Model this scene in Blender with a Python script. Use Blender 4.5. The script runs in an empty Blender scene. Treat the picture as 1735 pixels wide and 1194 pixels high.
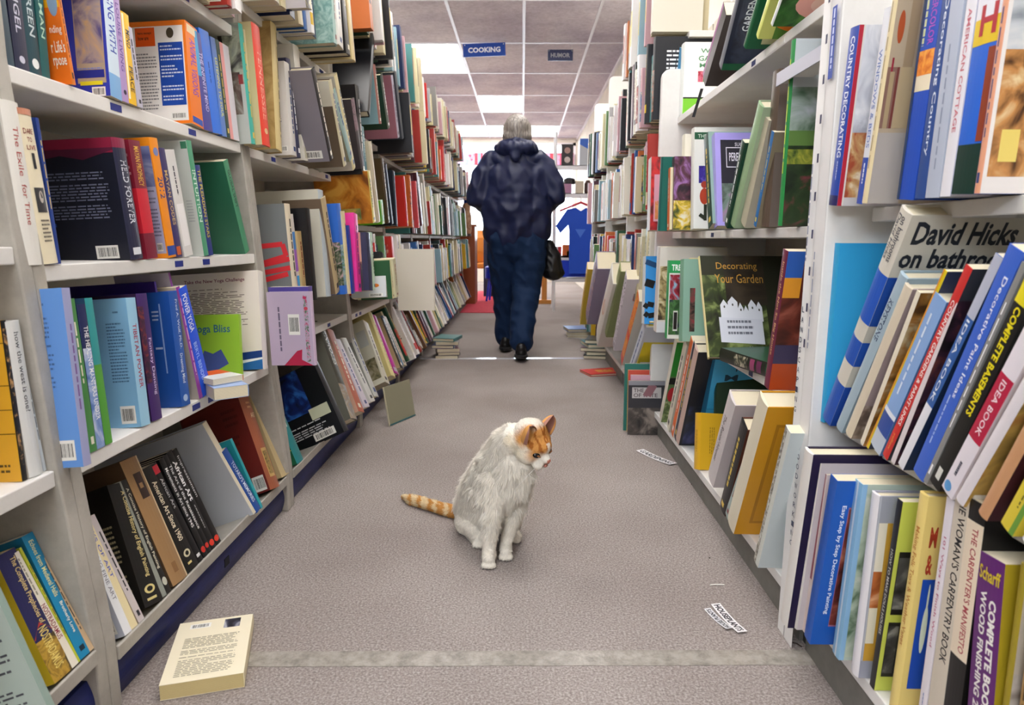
import bpy, bmesh, math, random
import numpy as np
from mathutils import Vector, Matrix, Euler
random.seed(7)
R = math.radians
SC = bpy.context.scene
COL = SC.collection
IMG_W, IMG_H, FPX = 1735.0, 1194.0, 1157.0

# ------------------------------------------------------------ camera
PITCH, YAW, ROLL = R(9.42), R(0.81), R(0.3)
cam_d = bpy.data.cameras.new('camera')
cam_d.sensor_width = 36.0
cam_d.lens = 36.0 * FPX / IMG_W
cam_d.clip_start = 0.02
cam_d.dof.use_dof = True
cam_d.dof.focus_distance = 1.75
cam_d.dof.aperture_fstop = 7.0
cam = bpy.data.objects.new('camera', cam_d)
COL.objects.link(cam)
cam.matrix_world = (Matrix.Translation((0, 0, .8)) @ Matrix.Rotation(YAW, 4, 'Z')
                    @ Matrix.Rotation(math.pi/2 - PITCH, 4, 'X') @ Matrix.Rotation(ROLL, 4, 'Z'))
SC.camera = cam
CM = cam.matrix_world.copy()
CP = CM.translation
CR, CU, CF = CM.col[0].xyz, CM.col[1].xyz, -CM.col[2].xyz

# ------------------------------------------------------------ colour management, world
SC.view_settings.view_transform = 'Standard'
SC.view_settings.look = 'None'
SC.view_settings.gamma = 1.0
SC.view_settings.use_curve_mapping = False
SC.view_settings.exposure = 0.33
SC.cycles.use_denoising = True
SC.cycles.max_bounces = 8
SC.cycles.diffuse_bounces = 5
SC.cycles.glossy_bounces = 3
SC.cycles.transmission_bounces = 6
SC.cycles.transparent_max_bounces = 8
SC.cycles.caustics_reflective = False
SC.cycles.caustics_refractive = False
SC.cycles.sample_clamp_indirect = 6.0
w = bpy.data.worlds.new('daylight')
SC.world = w
w.use_nodes = True
bg = w.node_tree.nodes['Background']
bg.inputs[0].default_value = (0.80, 0.90, 1.0, 1)
bg.inputs[1].default_value = 26.0

CEIL = 2.63
PANEL_E = 9.0
# seen, inferred and added light panels in the ceiling grid: (x0, y0) of each lit tile
TX, TY, TY0 = .61, 1.185, 5.66
PANELS = [(-2, 1), (-1, 3), (-1, -2), (0, -4), (0, -1), (-1, -5), (-2, -3), (-3, 5), (-2, 5), (-1, 5), (0, 5), (0, -7), (-2, -7)]  # far-end row by the shop window is added to whiten the ceiling
ADDED_DEEP = [(-5, 0), (-5, 2), (-5, 4), (-4, -2), (-4, 3)]  # unseen dropped boxes behind the bookcases, added to spill light on the ceiling
def area(name, loc, rot, sx, sy, power, col=(1, 1, 1)):
    d = bpy.data.lights.new(name, 'AREA'); d.shape = 'RECTANGLE'
    d.size, d.size_y, d.energy, d.color = sx, sy, power, col
    o = bpy.data.objects.new(name, d); COL.objects.link(o)
    o.location = loc; o.rotation_euler = rot
    return o

# ------------------------------------------------------------ helpers
def lin(h):
    h = h.lstrip('#')
    c = [int(h[i:i+2], 16)/255 for i in (0, 2, 4)]
    return tuple(x/12.92 if x <= .04045 else ((x+.055)/1.055)**2.4 for x in c) + (1,)

MATS = {}
def mat(hexc, rough=.5, spec=.4, metal=0, coat=0, emit=None, alpha=None, bump=None, mottle=None):
    key = (hexc, rough, spec, metal, coat, emit, alpha, bump, mottle)
    if key in MATS: return MATS[key]
    m = bpy.data.materials.new('paint_' + hexc.lstrip('#')); m.use_nodes = True
    nt = m.node_tree; b = nt.nodes['Principled BSDF']
    b.inputs['Base Color'].default_value = lin(hexc)
    b.inputs['Roughness'].default_value = rough
    b.inputs['Specular IOR Level'].default_value = spec
    b.inputs['Metallic'].default_value = metal
    if coat: b.inputs['Coat Weight'].default_value = coat; b.inputs['Coat Roughness'].default_value = .15
    if emit: b.inputs['Emission Color'].default_value = lin(hexc); b.inputs['Emission Strength'].default_value = emit
    if alpha is not None: b.inputs['Alpha'].default_value = alpha
    if bump or mottle:
        tc = nt.nodes.new('ShaderNodeTexCoord')
        n = nt.nodes.new('ShaderNodeTexNoise'); n.inputs['Detail'].default_value = 5
        nt.links.new(tc.outputs['Object'], n.inputs['Vector'])
        if bump:
            n.inputs['Scale'].default_value = bump[0]
            bp = nt.nodes.new('ShaderNodeBump'); bp.inputs['Strength'].default_value = bump[1]
            bp.inputs['Distance'].default_value = .004
            nt.links.new(n.outputs['Fac'], bp.inputs['Height']); nt.links.new(bp.outputs['Normal'], b.inputs['Normal'])
        if mottle:
            n2 = nt.nodes.new('ShaderNodeTexNoise'); n2.inputs['Detail'].default_value = 6; n2.inputs['Scale'].default_value = mottle[0]
            nt.links.new(tc.outputs['Object'], n2.inputs['Vector'])
            r = nt.nodes.new('ShaderNodeValToRGB'); r.color_ramp.elements[0].position = .38; r.color_ramp.elements[1].position = .64
            r.color_ramp.elements[0].color = lin(hexc); r.color_ramp.elements[1].color = lin(mottle[1])
            nt.links.new(n2.outputs['Fac'], r.inputs['Fac']); nt.links.new(r.outputs['Color'], b.inputs['Base Color'])
    MATS[key] = m
    return m

def picmat(c1, c2, c3, scale=30, dist=1.2):
    key = ('pic', c1, c2, c3, scale, dist)
    if key in MATS: return MATS[key]
    m = bpy.data.materials.new('printed_picture'); m.use_nodes = True
    nt = m.node_tree; b = nt.nodes['Principled BSDF']; b.inputs['Roughness'].default_value = .35
    tc = nt.nodes.new('ShaderNodeTexCoord'); n = nt.nodes.new('ShaderNodeTexNoise')
    n.inputs['Scale'].default_value = scale; n.inputs['Detail'].default_value = 4; n.inputs['Distortion'].default_value = dist
    nt.links.new(tc.outputs['Object'], n.inputs['Vector'])
    r = nt.nodes.new('ShaderNodeValToRGB'); e = r.color_ramp.elements
    e[0].position, e[1].position = .36, .64
    e[0].color, e[1].color = lin(c1), lin(c3)
    k = e.new(.5); k.color = lin(c2)
    nt.links.new(n.outputs['Fac'], r.inputs['Fac']); nt.links.new(r.outputs['Color'], b.inputs['Base Color'])
    MATS[key] = m
    return m

def pagemat(c):
    key = ('pages', c)
    if key in MATS: return MATS[key]
    m = bpy.data.materials.new('page_edges'); m.use_nodes = True
    nt = m.node_tree; b = nt.nodes['Principled BSDF']; b.inputs['Roughness'].default_value = .85
    tc = nt.nodes.new('ShaderNodeTexCoord'); wv = nt.nodes.new('ShaderNodeTexWave')
    wv.bands_direction = 'X'; wv.inputs['Scale'].default_value = 190; wv.inputs['Distortion'].default_value = 3
    wv.inputs['Detail'].default_value = 2
    nt.links.new(tc.outputs['Object'], wv.inputs['Vector'])
    mx = nt.nodes.new('ShaderNodeMix'); mx.data_type = 'RGBA'
    l = lin(c); mx.inputs[6].default_value = tuple(x*.72 for x in l[:3]) + (1,); mx.inputs[7].default_value = l
    nt.links.new(wv.outputs['Fac'], mx.inputs[0]); nt.links.new(mx.outputs[2], b.inputs['Base Color'])
    MATS[key] = m
    return m

def tag(o, label=None, cat=None, group=None, kind=None):
    if label: o['label'] = label
    if cat: o['category'] = cat
    if group: o['group'] = group
    if kind: o['kind'] = kind
    return o

def empty(name, label=None, cat=None, loc=(0, 0, 0), group=None, kind=None, M=None):
    o = bpy.data.objects.new(name, None); COL.objects.link(o)
    o.empty_display_size = .05
    if M is not None: o.matrix_world = M
    else: o.location = loc
    return tag(o, label, cat, group, kind)

class MB:
    """collects geometry with a material per face, then links ONE mesh object"""
    def __init__(s): s.v, s.f, s.m, s.mats = [], [], [], []
    def mi(s, m):
        if m not in s.mats: s.mats.append(m)
        return s.mats.index(m)
    def add(s, vs, fs, m):
        b = len(s.v); k = s.mi(m)
        s.v.extend([tuple(v) for v in vs]); s.f.extend([tuple(b+i for i in f) for f in fs]); s.m.extend([k]*len(fs))
    def box(s, x0, y0, z0, x1, y1, z1, m, M=None):
        vs = [Vector((x, y, z)) for z in (z0, z1) for y in (y0, y1) for x in (x0, x1)]
        if M is not None: vs = [M @ v for v in vs]
        s.add(vs, [(0, 2, 3, 1), (4, 5, 7, 6), (0, 1, 5, 4), (2, 6, 7, 3), (0, 4, 6, 2), (1, 3, 7, 5)], m)
    def hexa(s, P, m):  # 8 points: bottom ring 4, top ring 4
        s.add(P, [(3, 2, 1, 0), (4, 5, 6, 7), (0, 1, 5, 4), (1, 2, 6, 5), (2, 3, 7, 6), (3, 0, 4, 7)], m)
    def prism(s, pts, m, a, b, M=None):  # 2D polygon (x,z) swept along y from a to b
        n = len(pts); vs = [Vector((x, y, z)) for y in (a, b) for x, z in pts]
        if M is not None: vs = [M @ v for v in vs]
        s.add(vs, [tuple(range(n)), tuple(range(2*n-1, n-1, -1))] + [(i, i+n, (i+1) % n+n, (i+1) % n) for i in range(n)], m)
    def tube(s, pts, r, m, seg=10, taper=None):
        rings = []; pts = [Vector(p) for p in pts]
        for i, p in enumerate(pts):
            d = (pts[min(i+1, len(pts)-1)] - pts[max(i-1, 0)]).normalized()
            a = d.orthogonal().normalized(); c = d.cross(a)
            rr = r[i] if isinstance(r, (list, tuple)) else r
            rings.append([p + (a*math.cos(2*math.pi*k/seg) + c*math.sin(2*math.pi*k/seg))*rr for k in range(seg)])
        # keep rings aligned
        for i in range(1, len(rings)):
            best = min(range(seg), key=lambda o: (rings[i][o]-rings[i-1][0] - (pts[i]-pts[i-1])).length)
            rings[i] = rings[i][best:] + rings[i][:best]
        vs = [v for rg in rings for v in rg]; fs = []
        for i in range(len(rings)-1):
            for k in range(seg):
                fs.append((i*seg+k, i*seg+(k+1) % seg, (i+1)*seg+(k+1) % seg, (i+1)*seg+k))
        fs.append(tuple(range(seg-1, -1, -1))); fs.append(tuple((len(rings)-1)*seg+k for k in range(seg)))
        s.add(vs, fs, m)
    def build(s, name, parent=None, M=None, smooth=False, bevel=0, uni=None):
        me = bpy.data.meshes.new(name)
        me.from_pydata(s.v, [], s.f)
        for m in s.mats: me.materials.append(m)
        me.polygons.foreach_set('material_index', s.m)
        if smooth: me.polygons.foreach_set('use_smooth', [True]*len(s.f))
        me.update()
        o = bpy.data.objects.new(name, me); COL.objects.link(o)
        if M is not None: o.matrix_world = M
        if parent is not None: o.parent = parent
        if bevel:
            b = o.modifiers.new('edge', 'BEVEL'); b.width = bevel; b.segments = 2; b.limit_method = 'ANGLE'
        return o

# text -> triangles in a unit box (0..1, 0..1)
TXT = {}
def text_geo(s, bold=0.0):
    key = (s, bold)
    if key in TXT: return TXT[key]
    cu = bpy.data.curves.new('t', 'FONT'); cu.body = s; cu.fill_mode = 'FRONT'; cu.offset = bold
    cu.resolution_u = 2
    o = bpy.data.objects.new('t', cu); COL.objects.link(o)
    dg = bpy.context.evaluated_depsgraph_get(); me = o.evaluated_get(dg).to_mesh()
    v = np.array([x.co[:2] for x in me.vertices]) if len(me.vertices) else np.zeros((0, 2))
    f = [tuple(p.vertices) for p in me.polygons]
    o.evaluated_get(dg).to_mesh_clear(); bpy.data.objects.remove(o); bpy.data.curves.remove(cu)
    if len(v):
        lo, hi = v.min(0), v.max(0); v = (v-lo)/(hi-lo)
    TXT[key] = (v, f)
    return TXT[key]

RND = random.Random(3)
BLK, WHT = '#1c1b1d', '#ecebe6'
def deco(mb, face, items, w, h, gloss=.35):
    """draw print on a face. face(x, y, lift) -> point; items in 0..1 face units"""
    def rect(x0, y0, x1, y1, m, k, nx=1):
        nx = max(nx, 1); vs = []; fs = []
        for i in range(nx+1):
            x = x0+(x1-x0)*i/nx; vs += [face(x, y0, k), face(x, y1, k)]
        for i in range(nx): fs.append((2*i, 2*i+2, 2*i+3, 2*i+1))
        mb.add(vs, fs, m)
    for k, it in enumerate(items):
        c = it[0]; lay = 1 + k*.35
        if c == 'R': rect(*it[1:5], mat(it[5], gloss), lay, 6)
        elif c == 'N': rect(*it[1:5], picmat(*it[5:9]), lay, 6)
        elif c == 'E':
            x0, y0, x1, y1 = it[1:5]; n = 20
            vs = [face((x0+x1)/2+(x1-x0)/2*math.cos(2*math.pi*i/n), (y0+y1)/2+(y1-y0)/2*math.sin(2*math.pi*i/n), lay) for i in range(n)]
            mb.add(vs, [tuple(range(n))], mat(it[5], gloss))
        elif c == 'G':  # polygon
            vs = [face(x, y, lay) for x, y in it[1]]
            mb.add(vs, [tuple(range(len(vs)))], mat(it[2], gloss))
        elif c == 'T':
            _, s, x0, y0, x1, y1, col, rot = it[:8]
            v, f = text_geo(s, it[8] if len(it) > 8 else .012)
            if not len(v): continue
            if rot == 1: pts = [(x0+(x1-x0)*b, y1-(y1-y0)*a) for a, b in v]
            elif rot == -1: pts = [(x1-(x1-x0)*b, y0+(y1-y0)*a) for a, b in v]
            elif rot == 2: pts = [(x1-(x1-x0)*a, y1-(y1-y0)*b) for a, b in v]
            else: pts = [(x0+(x1-x0)*a, y0+(y1-y0)*b) for a, b in v]
            mb.add([face(x, y, lay+.3) for x, y in pts], f, mat(col, gloss))
        elif c == 'P':  # lines of unreadable small print
            _, x0, y0, x1, y1, col, n = it[:7]; m = mat(col, .6)
            rot = it[7] if len(it) > 7 else 0
            for i in range(n):
                if RND.random() < .1: continue
                a = 0
                end = RND.uniform(.5, 1) if RND.random() < .25 else RND.uniform(.88, 1)
                while a < end:
                    b = min(a+RND.uniform(.05, .16), end)
                    t0, t1 = (i+.28)/n, (i+.72)/n
                    if rot: rect(x0+(x1-x0)*t0, y1-(y1-y0)*b, x0+(x1-x0)*t1, y1-(y1-y0)*a, m, lay)
                    else: rect(x0+(x1-x0)*a, y1-(y1-y0)*t1, x0+(x1-x0)*b, y1-(y1-y0)*t0, m, lay)
                    a = b+.025
        elif c == 'B':  # barcode sticker
            x0, y0, x1, y1 = it[1:5]; rect(x0, y0, x1, y1, mat(WHT, .5), lay)
            dx = (x1-x0); dy = (y1-y0); a = .1
            while a < .9:
                b = a+RND.choice((.012, .02, .035))
                rect(x0+dx*a, y0+dy*.16, x0+dx*b, y0+dy*.84, mat(BLK, .5), lay+.3)
                a = b+RND.choice((.014, .02, .03))
        elif c == 'L':  # line strip
            _, x0, y0, x1, y1, wd, col = it
            dx, dy = (x1-x0)*w, (y1-y0)*h; L = math.hypot(dx, dy) or 1
            ox, oy = -dy/L*wd/2/w, dx/L*wd/2/h
            mb.add([face(x0-ox, y0-oy, lay), face(x1-ox, y1-oy, lay), face(x1+ox, y1+oy, lay), face(x0+ox, y0+oy, lay)], [(0, 1, 2, 3)], mat(col, gloss))

def make_book(M, t, h, d, col, kind='p', side='L', spine=(), cover=(), cc=None, pages='#e6dcc0', label='book', group=None, name='book', rough=.35, back=()):
    """local x = across the spine left to right, y = into the shelf, z = up; spine faces -y"""
    hard = kind == 'h'
    bt = min(.0028 if hard else .0007, t*.3)
    rim = .003 if hard else .0004
    bul = min(t*.14, .004) if hard else min(t*.04, .0012)
    root = empty(name, label, 'book', group=group, M=M)
    cm = mat(col, rough, bump=None); c2 = mat(cc, rough) if cc else cm
    n = 6
    def sy(x): u = 2*x/t-1; return -bul*(1-u*u)
    mb = MB()
    outer = [(0, d)] + [(t*i/n, sy(t*i/n)) for i in range(n+1)] + [(t, d)]
    inner = [(bt, d)] + [(bt+(t-2*bt)*i/n, bt) for i in range(n+1)] + [(t-bt, d)]
    N = len(outer)
    vs = [(x, y, z) for z in (0, h) for x, y in outer] + [(x, y, z) for z in (0, h) for x, y in inner]
    o0, o1, i0, i1 = 0, N, 2*N, 3*N
    fs, fc = [], []
    for i in range(N-1):
        F = [(o0+i, o0+i+1, o1+i+1, o1+i), (i0+i+1, i0+i, i1+i, i1+i+1), (o1+i, o1+i+1, i1+i+1, i1+i), (o0+i+1, o0+i, i0+i, i0+i+1)]
        side_face = i in (0, N-2)
        mb.add([vs[j] for q in F for j in q], [(0, 1, 2, 3), (4, 5, 6, 7), (8, 9, 10, 11), (12, 13, 14, 15)], c2 if side_face else cm)
    mb.add([vs[j] for j in (o0, o1, i1, i0, o0+N-1, i0+N-1, i1+N-1, o1+N-1)], [(0, 1, 2, 3), (4, 5, 6, 7)], c2)
    if spine:
        deco(mb, lambda x, y, k: (x*t, sy(x*t)-.00022*k, y*h), spine, t, h, rough)
    if cover:
        if side == 'L': deco(mb, lambda x, y, k: (-.00022*k, d*(1-x), y*h), cover, d, h, rough)
        else: deco(mb, lambda x, y, k: (t+.00022*k, d*x, y*h), cover, d, h, rough)
    if back:
        deco(mb, lambda x, y, k: (-.00022*k, d*(1-x), y*h), back, d, h, rough)
    mb.build('cover', root)
    pb = MB(); e = .0003
    pb.box(bt+e, bt+e, rim, t-bt-e, d-rim*1.3, h-rim*(1 if hard else 1), pagemat(pages))
    pb.build('pages', root)
    return root

def u_to_Y(u, x, z):
    """where along a line parallel to the aisle (fixed x, z) a picture column falls"""
    k = (u-IMG_W/2)/FPX
    P = Vector((x, 0, z))-CP
    a, b, c, dd = CR.dot(P), CR.y, CF.dot(P), CF.y
    return (k*c-a)/(b-k*dd)
def ray(u, v):
    return (CF + CR*((u-IMG_W/2)/FPX) - CU*((v-IMG_H/2)/FPX))
def hit(u, v, P0, n):
    r = ray(u, v); return CP + r*((P0-CP).dot(n)/r.dot(n))
def at_Y(u, v, Y):
    r = ray(u, v); return CP + r*(Y/r.y)
# ------------------------------------------------------------ surface materials
def noise_mat(name, stops, scale, rough=.9, bump=0, bscale=None, detail=8, stain=None):
    m = bpy.data.materials.new(name); m.use_nodes = True; nt = m.node_tree; b = nt.nodes['Principled BSDF']
    b.inputs['Roughness'].default_value = rough; b.inputs['Specular IOR Level'].default_value = .25
    g = nt.nodes.new('ShaderNodeNewGeometry'); n = nt.nodes.new('ShaderNodeTexNoise')
    n.inputs['Scale'].default_value = scale; n.inputs['Detail'].default_value = detail; n.inputs['Roughness'].default_value = .7
    nt.links.new(g.outputs['Position'], n.inputs['Vector'])
    r = nt.nodes.new('ShaderNodeValToRGB'); e = r.color_ramp.elements
    e[0].position, e[0].color = stops[0][0], lin(stops[0][1]); e[1].position, e[1].color = stops[-1][0], lin(stops[-1][1])
    for p, c in stops[1:-1]: k = e.new(p); k.color = lin(c)
    nt.links.new(n.outputs['Fac'], r.inputs['Fac']); out = r.outputs['Color']
    if stain:
        n3 = nt.nodes.new('ShaderNodeTexNoise'); n3.inputs['Scale'].default_value = stain[0]; n3.inputs['Detail'].default_value = 3
        nt.links.new(g.outputs['Position'], n3.inputs['Vector'])
        r3 = nt.nodes.new('ShaderNodeValToRGB'); r3.color_ramp.elements[0].position = .35; r3.color_ramp.elements[1].position = .6
        r3.color_ramp.elements[0].color = lin(stain[1]); r3.color_ramp.elements[1].color = (1, 1, 1, 1)
        nt.links.new(n3.outputs['Fac'], r3.inputs['Fac'])
        mx = nt.nodes.new('ShaderNodeMix'); mx.data_type = 'RGBA'; mx.blend_type = 'MULTIPLY'; mx.inputs[0].default_value = 1
        nt.links.new(out, mx.inputs[6]); nt.links.new(r3.outputs['Color'], mx.inputs[7]); out = mx.outputs[2]
    nt.links.new(out, b.inputs['Base Color'])
    if bump:
        n2 = nt.nodes.new('ShaderNodeTexNoise'); n2.inputs['Scale'].default_value = bscale or scale; n2.inputs['Detail'].default_value = 4
        nt.links.new(g.outputs['Position'], n2.inputs['Vector'])
        bp = nt.nodes.new('ShaderNodeBump'); bp.inputs['Strength'].default_value = bump; bp.inputs['Distance'].default_value = .004
        nt.links.new(n2.outputs['Fac'], bp.inputs['Height']); nt.links.new(bp.outputs['Normal'], b.inputs['Normal'])
    return m
M_carpet = noise_mat('carpet', [(.32, '#6c6462'), (.5, '#978e8a'), (.68, '#bfb8b5')], 210, .95, .15, 380, 9, (1.3, '#e4e1e0'))
M_red = noise_mat('red_carpet', [(.35, '#a8303f'), (.6, '#c84456')], 60, .95)
M_tile = noise_mat('ceiling_tile', [(.36, '#d6d0d8'), (.6, '#ebe6ee')], 26, .95, .5, 60, 8, (1.4, '#dcd8e2'))
M_wall = noise_mat('painted_wall', [(.4, '#d8d3c8'), (.6, '#e2ddd3')], 3, .8)
M_bar = mat('#e9e7ee', .4)
M_lam = noise_mat('white_laminate', [(.4, '#dedcd9'), (.6, '#e9e7e4')], 2.2, .42, .08, 40)
M_back = noise_mat('beige_board', [(.4, '#c2bbac'), (.6, '#cfc8ba')], 4, .6)
M_postL = noise_mat('grey_enamel', [(.4, '#a29e96'), (.6, '#b3afa7')], 8, .4)
M_blue = noise_mat('navy_kick', [(.4, '#1a2358'), (.6, '#222c68')], 5, .42)
M_grey = noise_mat('grey_kick', [(.4, '#6f6d67'), (.6, '#7c7a74')], 7, .5)

def sbox(name, b, m, kind='structure'):
    mb = MB(); mb.box(*b, m); o = mb.build(name); o['kind'] = kind; return o
X0, X1, YB, YF = -3.2, 1.0, -2.4, 13.0
sbox('floor', (X0-.1, YB-.1, -.05, X1+.1, YF+.1, 0), M_carpet)
sbox('wall_left', (X0-.1, YB, 0, X0, YF, CEIL), M_wall)
sbox('wall_right', (X1, YB, 0, X1+.1, YF, CEIL), M_wall)
RA, RB, RZ0, RZ1w = -2.1, -.4, 2.0, 2.5  # high window opening behind the camera, added to brighten the ceiling
mb = MB(); mb.box(X0, YB-.1, 0, X1, YB, RZ0, M_wall); mb.box(X0, YB-.1, RZ1w, X1, YB, CEIL, M_wall); mb.box(X0, YB-.1, RZ0, RA, YB, RZ1w, M_wall); mb.box(RB, YB-.1, RZ0, X1, YB, RZ1w, M_wall)
mb.build('wall_rear')['kind'] = 'structure'
mb = MB()
for x in (RA, -.92, RB-.04): mb.box(x, YB-.07, RZ0, x+.04, YB-.03, RZ1w, M_bar)
mb.build('added_window')['kind'] = 'structure'
p = area('window_portal', ((RA+RB)/2, YB-.11, (RZ0+RZ1w)/2), (math.pi/2, 0, 0), RB-RA, RZ1w-RZ0, 10); p.data.cycles.is_portal = True  # sky portal of the added rear window
WX0, WX1, WZ0, WZ1 = -3.0, .97, .30, 2.55
mb = MB()
mb.box(X0, YF, 0, WX0, YF+.12, CEIL, M_wall); mb.box(WX1, YF, 0, X1, YF+.12, CEIL, M_wall)
mb.box(WX0, YF, 0, WX1, YF+.12, WZ0, M_wall); mb.box(WX0, YF, WZ1, WX1, YF+.12, CEIL, M_wall)
mb.build('wall_far')['kind'] = 'structure'
mb = MB()
for x in (WX0, -1.5, -.3, WX1-.05): mb.box(x, YF+.02, WZ0, x+.05, YF+.07, WZ1, M_bar)
mb.box(WX0, YF+.02, WZ0, WX1, YF+.07, WZ0+.05, M_bar); mb.box(WX0, YF+.02, WZ1-.05, WX1, YF+.07, WZ1, M_bar)
wf = mb.build('window_1'); wf['kind'] = 'structure'
gm = bpy.data.materials.new('window_glass'); gm.use_nodes = True
gb = gm.node_tree.nodes['Principled BSDF']; gb.inputs['Transmission Weight'].default_value = 1; gb.inputs['Roughness'].default_value = 0; gb.inputs['IOR'].default_value = 1.02
mb = MB(); mb.box(WX0+.05, YF+.04, WZ0+.05, WX1-.05, YF+.045, WZ1-.05, gm); mb.build('glass', wf)
# daylight of the shop window (sky portal)
p = area('window_portal', ((WX0+WX1)/2, YF+.14, (WZ0+WZ1)/2), (-math.pi/2, 0, 0), WX1-WX0, WZ1-WZ0, 10)
p.data.cycles.is_portal = True

# ceiling with suspended grid
mb = MB()
mb.box(X0-.1, YB-.1, CEIL, X1+.1, YF+.12, CEIL+.05, M_tile); mb.build('ceiling')['kind'] = 'structure'
mb = MB(); g = .012
i = -5
while i*TX < X1:
    if i*TX > X0: mb.box(i*TX-g, YB, CEIL-.008, i*TX+g, YF, CEIL, M_bar)
    i += 1
for j in range(-7, 7):
    y = TY0+TY*j
    if YB < y < YF: mb.box(X0, y-g, CEIL-.006, X1, y+g, CEIL, M_bar)
mb.box(X1-.03, YB, CEIL-.03, X1, YF, CEIL, M_bar)
mb.build('trim_1')['kind'] = 'structure'
em = bpy.data.materials.new('lit_diffuser'); em.use_nodes = True
eb = em.node_tree.nodes['Principled BSDF']; eb.inputs['Base Color'].default_value = (.9, .9, .9, 1)
eb.inputs['Emission Color'].default_value = (1, .965, .93, 1); eb.inputs['Emission Strength'].default_value = PANEL_E
plabel = {(-2, 1): 'bright rectangular ceiling light between the bookcases, near the blue sign', (-1, 3): 'bright ceiling light above the walking person, second along the aisle'}
for i, j in PANELS+ADDED_DEEP:
    x, y = i*TX, TY0+TY*j
    r = empty('ceiling_light', plabel.get((i, j), 'fluorescent ceiling light, unseen overhead or added to brighten the ceiling'), 'ceiling light', (x+TX/2, y+TY/2, CEIL), group='fluorescent panels set in the ceiling grid')
    mb = MB(); a, c = TX/2-.014, TY/2-.014
    mb.box(-a, -c, -.09 if (i, j) in ADDED_DEEP else -.004, a, c, -.001, em); mb.build('diffuser', r)
    mb = MB()
    for s in (-1, 1): mb.box(s*a-.006, -c, -.009, s*a+.006, c, -.001, M_bar); mb.box(-a, s*c-.006, -.0088, a, s*c+.006, -.0012, M_bar)
    mb.build('frame', r)

# hanging signs
def hanging_sign(txt, u0, u1, v0, v1, Y, label, col, tcol, tilt=0):
    P0 = at_Y(u0, v1, Y); P1 = at_Y(u1, v0, Y); W = (P1.x-P0.x); H = P1.z-P0.z
    r = empty('hanging_sign', label, 'sign', loc=(P0.x, Y, P0.z)); r.rotation_euler = (0, -tilt, 0)
    mb = MB(); mb.box(0, 0, 0, W, .006, H, mat(col, .35))
    deco(mb, lambda x, y, k: (x*W, -.0004*k, y*H), [('T', txt, .12, .3, .88, .7, tcol, 0, .035), ('E', .035, .85, .055, .93, WHT), ('E', .945, .85, .965, .93, WHT)], W, H)
    mb.build('board', r)
    for x in (.05*W, .95*W):
        mb = MB(); mb.tube([(x, .003, H-.005), (x, .003, CEIL-P0.z-.006)], .0012, mat('#cfcfd4', .4)); mb.build('wire', r)
hanging_sign('COOKING', 785, 857, 74.5, 97, 6.72, 'blue hanging sign with white lettering reading COOKING', '#1747a8', '#f2f4ff', R(2.2))
hanging_sign('HUMOR', 928, 971, 84, 103, 6.72, 'small dark navy hanging sign reading HUMOR', '#1b2550', '#9a9aa2', 0)

# ------------------------------------------------------------ bookcases
def xl(z): return .692+.072*min(z, 1.06)
LB = [.12, 1.033, 1.94, 2.85, 3.76, 4.67, 5.58, 6.49, 7.40, 8.31]
LZ = [[.135, .442, .785, 1.08, 1.38], [.105, .441, .756, 1.053, 1.35, 1.66], [.105, .49, 1.05, 1.436, 1.72], [.105, .48, .86, 1.28, 1.63]] + [[.105, .47, .83, 1.25, 1.60]]*5
TILT = R(21)
lorder = ['first', 'second', 'third', 'fourth', 'fifth', 'sixth', 'seventh', 'eighth', 'ninth']
def left_case(k):
    y0, y1 = LB[k], LB[k+1]; ht = 1.80; t = .014
    r = empty('bookcase', '%s bay of the navy-based white bookcases, counted from the camera' % lorder[k], 'bookcase', (-.70, y0, 0), group='navy-based bookcases along the aisle')
    L = Matrix.Translation((.70, -y0, 0))
    def up(y, name, both):
        mb = MB(); z1 = ht
        pr = [(-xl(0)+.004, 0), (-xl(.13)+.012, .13), (-xl(.45)+.004, .45), (-xl(1.06)+.002, 1.06), (-xl(1.06)+.002, z1), (-1.06, z1), (-1.06, 0)]
        mb.prism(pr, M_postL, y-t, y+t, L); return mb.build(name, r, bevel=.003)
    up(y0+t, 'side_panel', 0); up(y1-t, 'side_panel', 0)
    mb = MB(); mb.box(-1.06, y0, .02, -1.045, y1, ht, M_back, L); mb.build('back_panel', r)
    for i, z in enumerate(LZ[k]):
        x = xl(z) if i else .69
        mb = MB()
        th = .026
        if i == 0:
            c, s = math.cos(TILT), math.sin(TILT); dd = .27
            pr = [(-x, z), (-x-dd*c, max(z-dd*s, .012)), (-x-dd*c, max(z-dd*s, .012)-.008), (-x, z-.018)]
            mb.prism(pr, M_postL, y0+.028, y1-.028, L)
            mb.box(-x-.002, y0+.028, z-.022, -x+.004, y1-.028, z+.004, M_postL, L)
        else:
            mb.box(-1.045, y0+.028, z-th, -x, y1-.028, z, M_lam, L)
        s = mb.build('shelf', r, bevel=.002)
        if i and k in (0, 1, 2, 3):
            RND.seed(k*10+i)
            for q in range(2):
                yy = RND.uniform(y0+.1, y1-.1); mb = MB()
                mb.box(-x-.0002, yy, z-.019, -x+.0008, yy+.035, z-.006, mat('#1d2f86', .4), L); mb.build('shelf_label', s)
    mb = MB()
    n = 10; pr = [(-.708-.01*math.sin(math.pi*a/n)*-1, .083*a/n) for a in range(n+1)] + [(-.73, .083), (-.73, 0)]
    mb.prism(pr, M_blue, y0+.028, y1-.028, L)
    if k == 1: mb.prism([(-.6975+.011*math.cos(a)*0-.0*a, 0) for a in ()] or [(-.697, .03), (-.697, .05), (-.699, .05), (-.699, .03)], mat('#0c0d18', .7), 1.50, 1.525, L)
    mb.build('kick_board', r)
for k in range(9): left_case(k)

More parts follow.
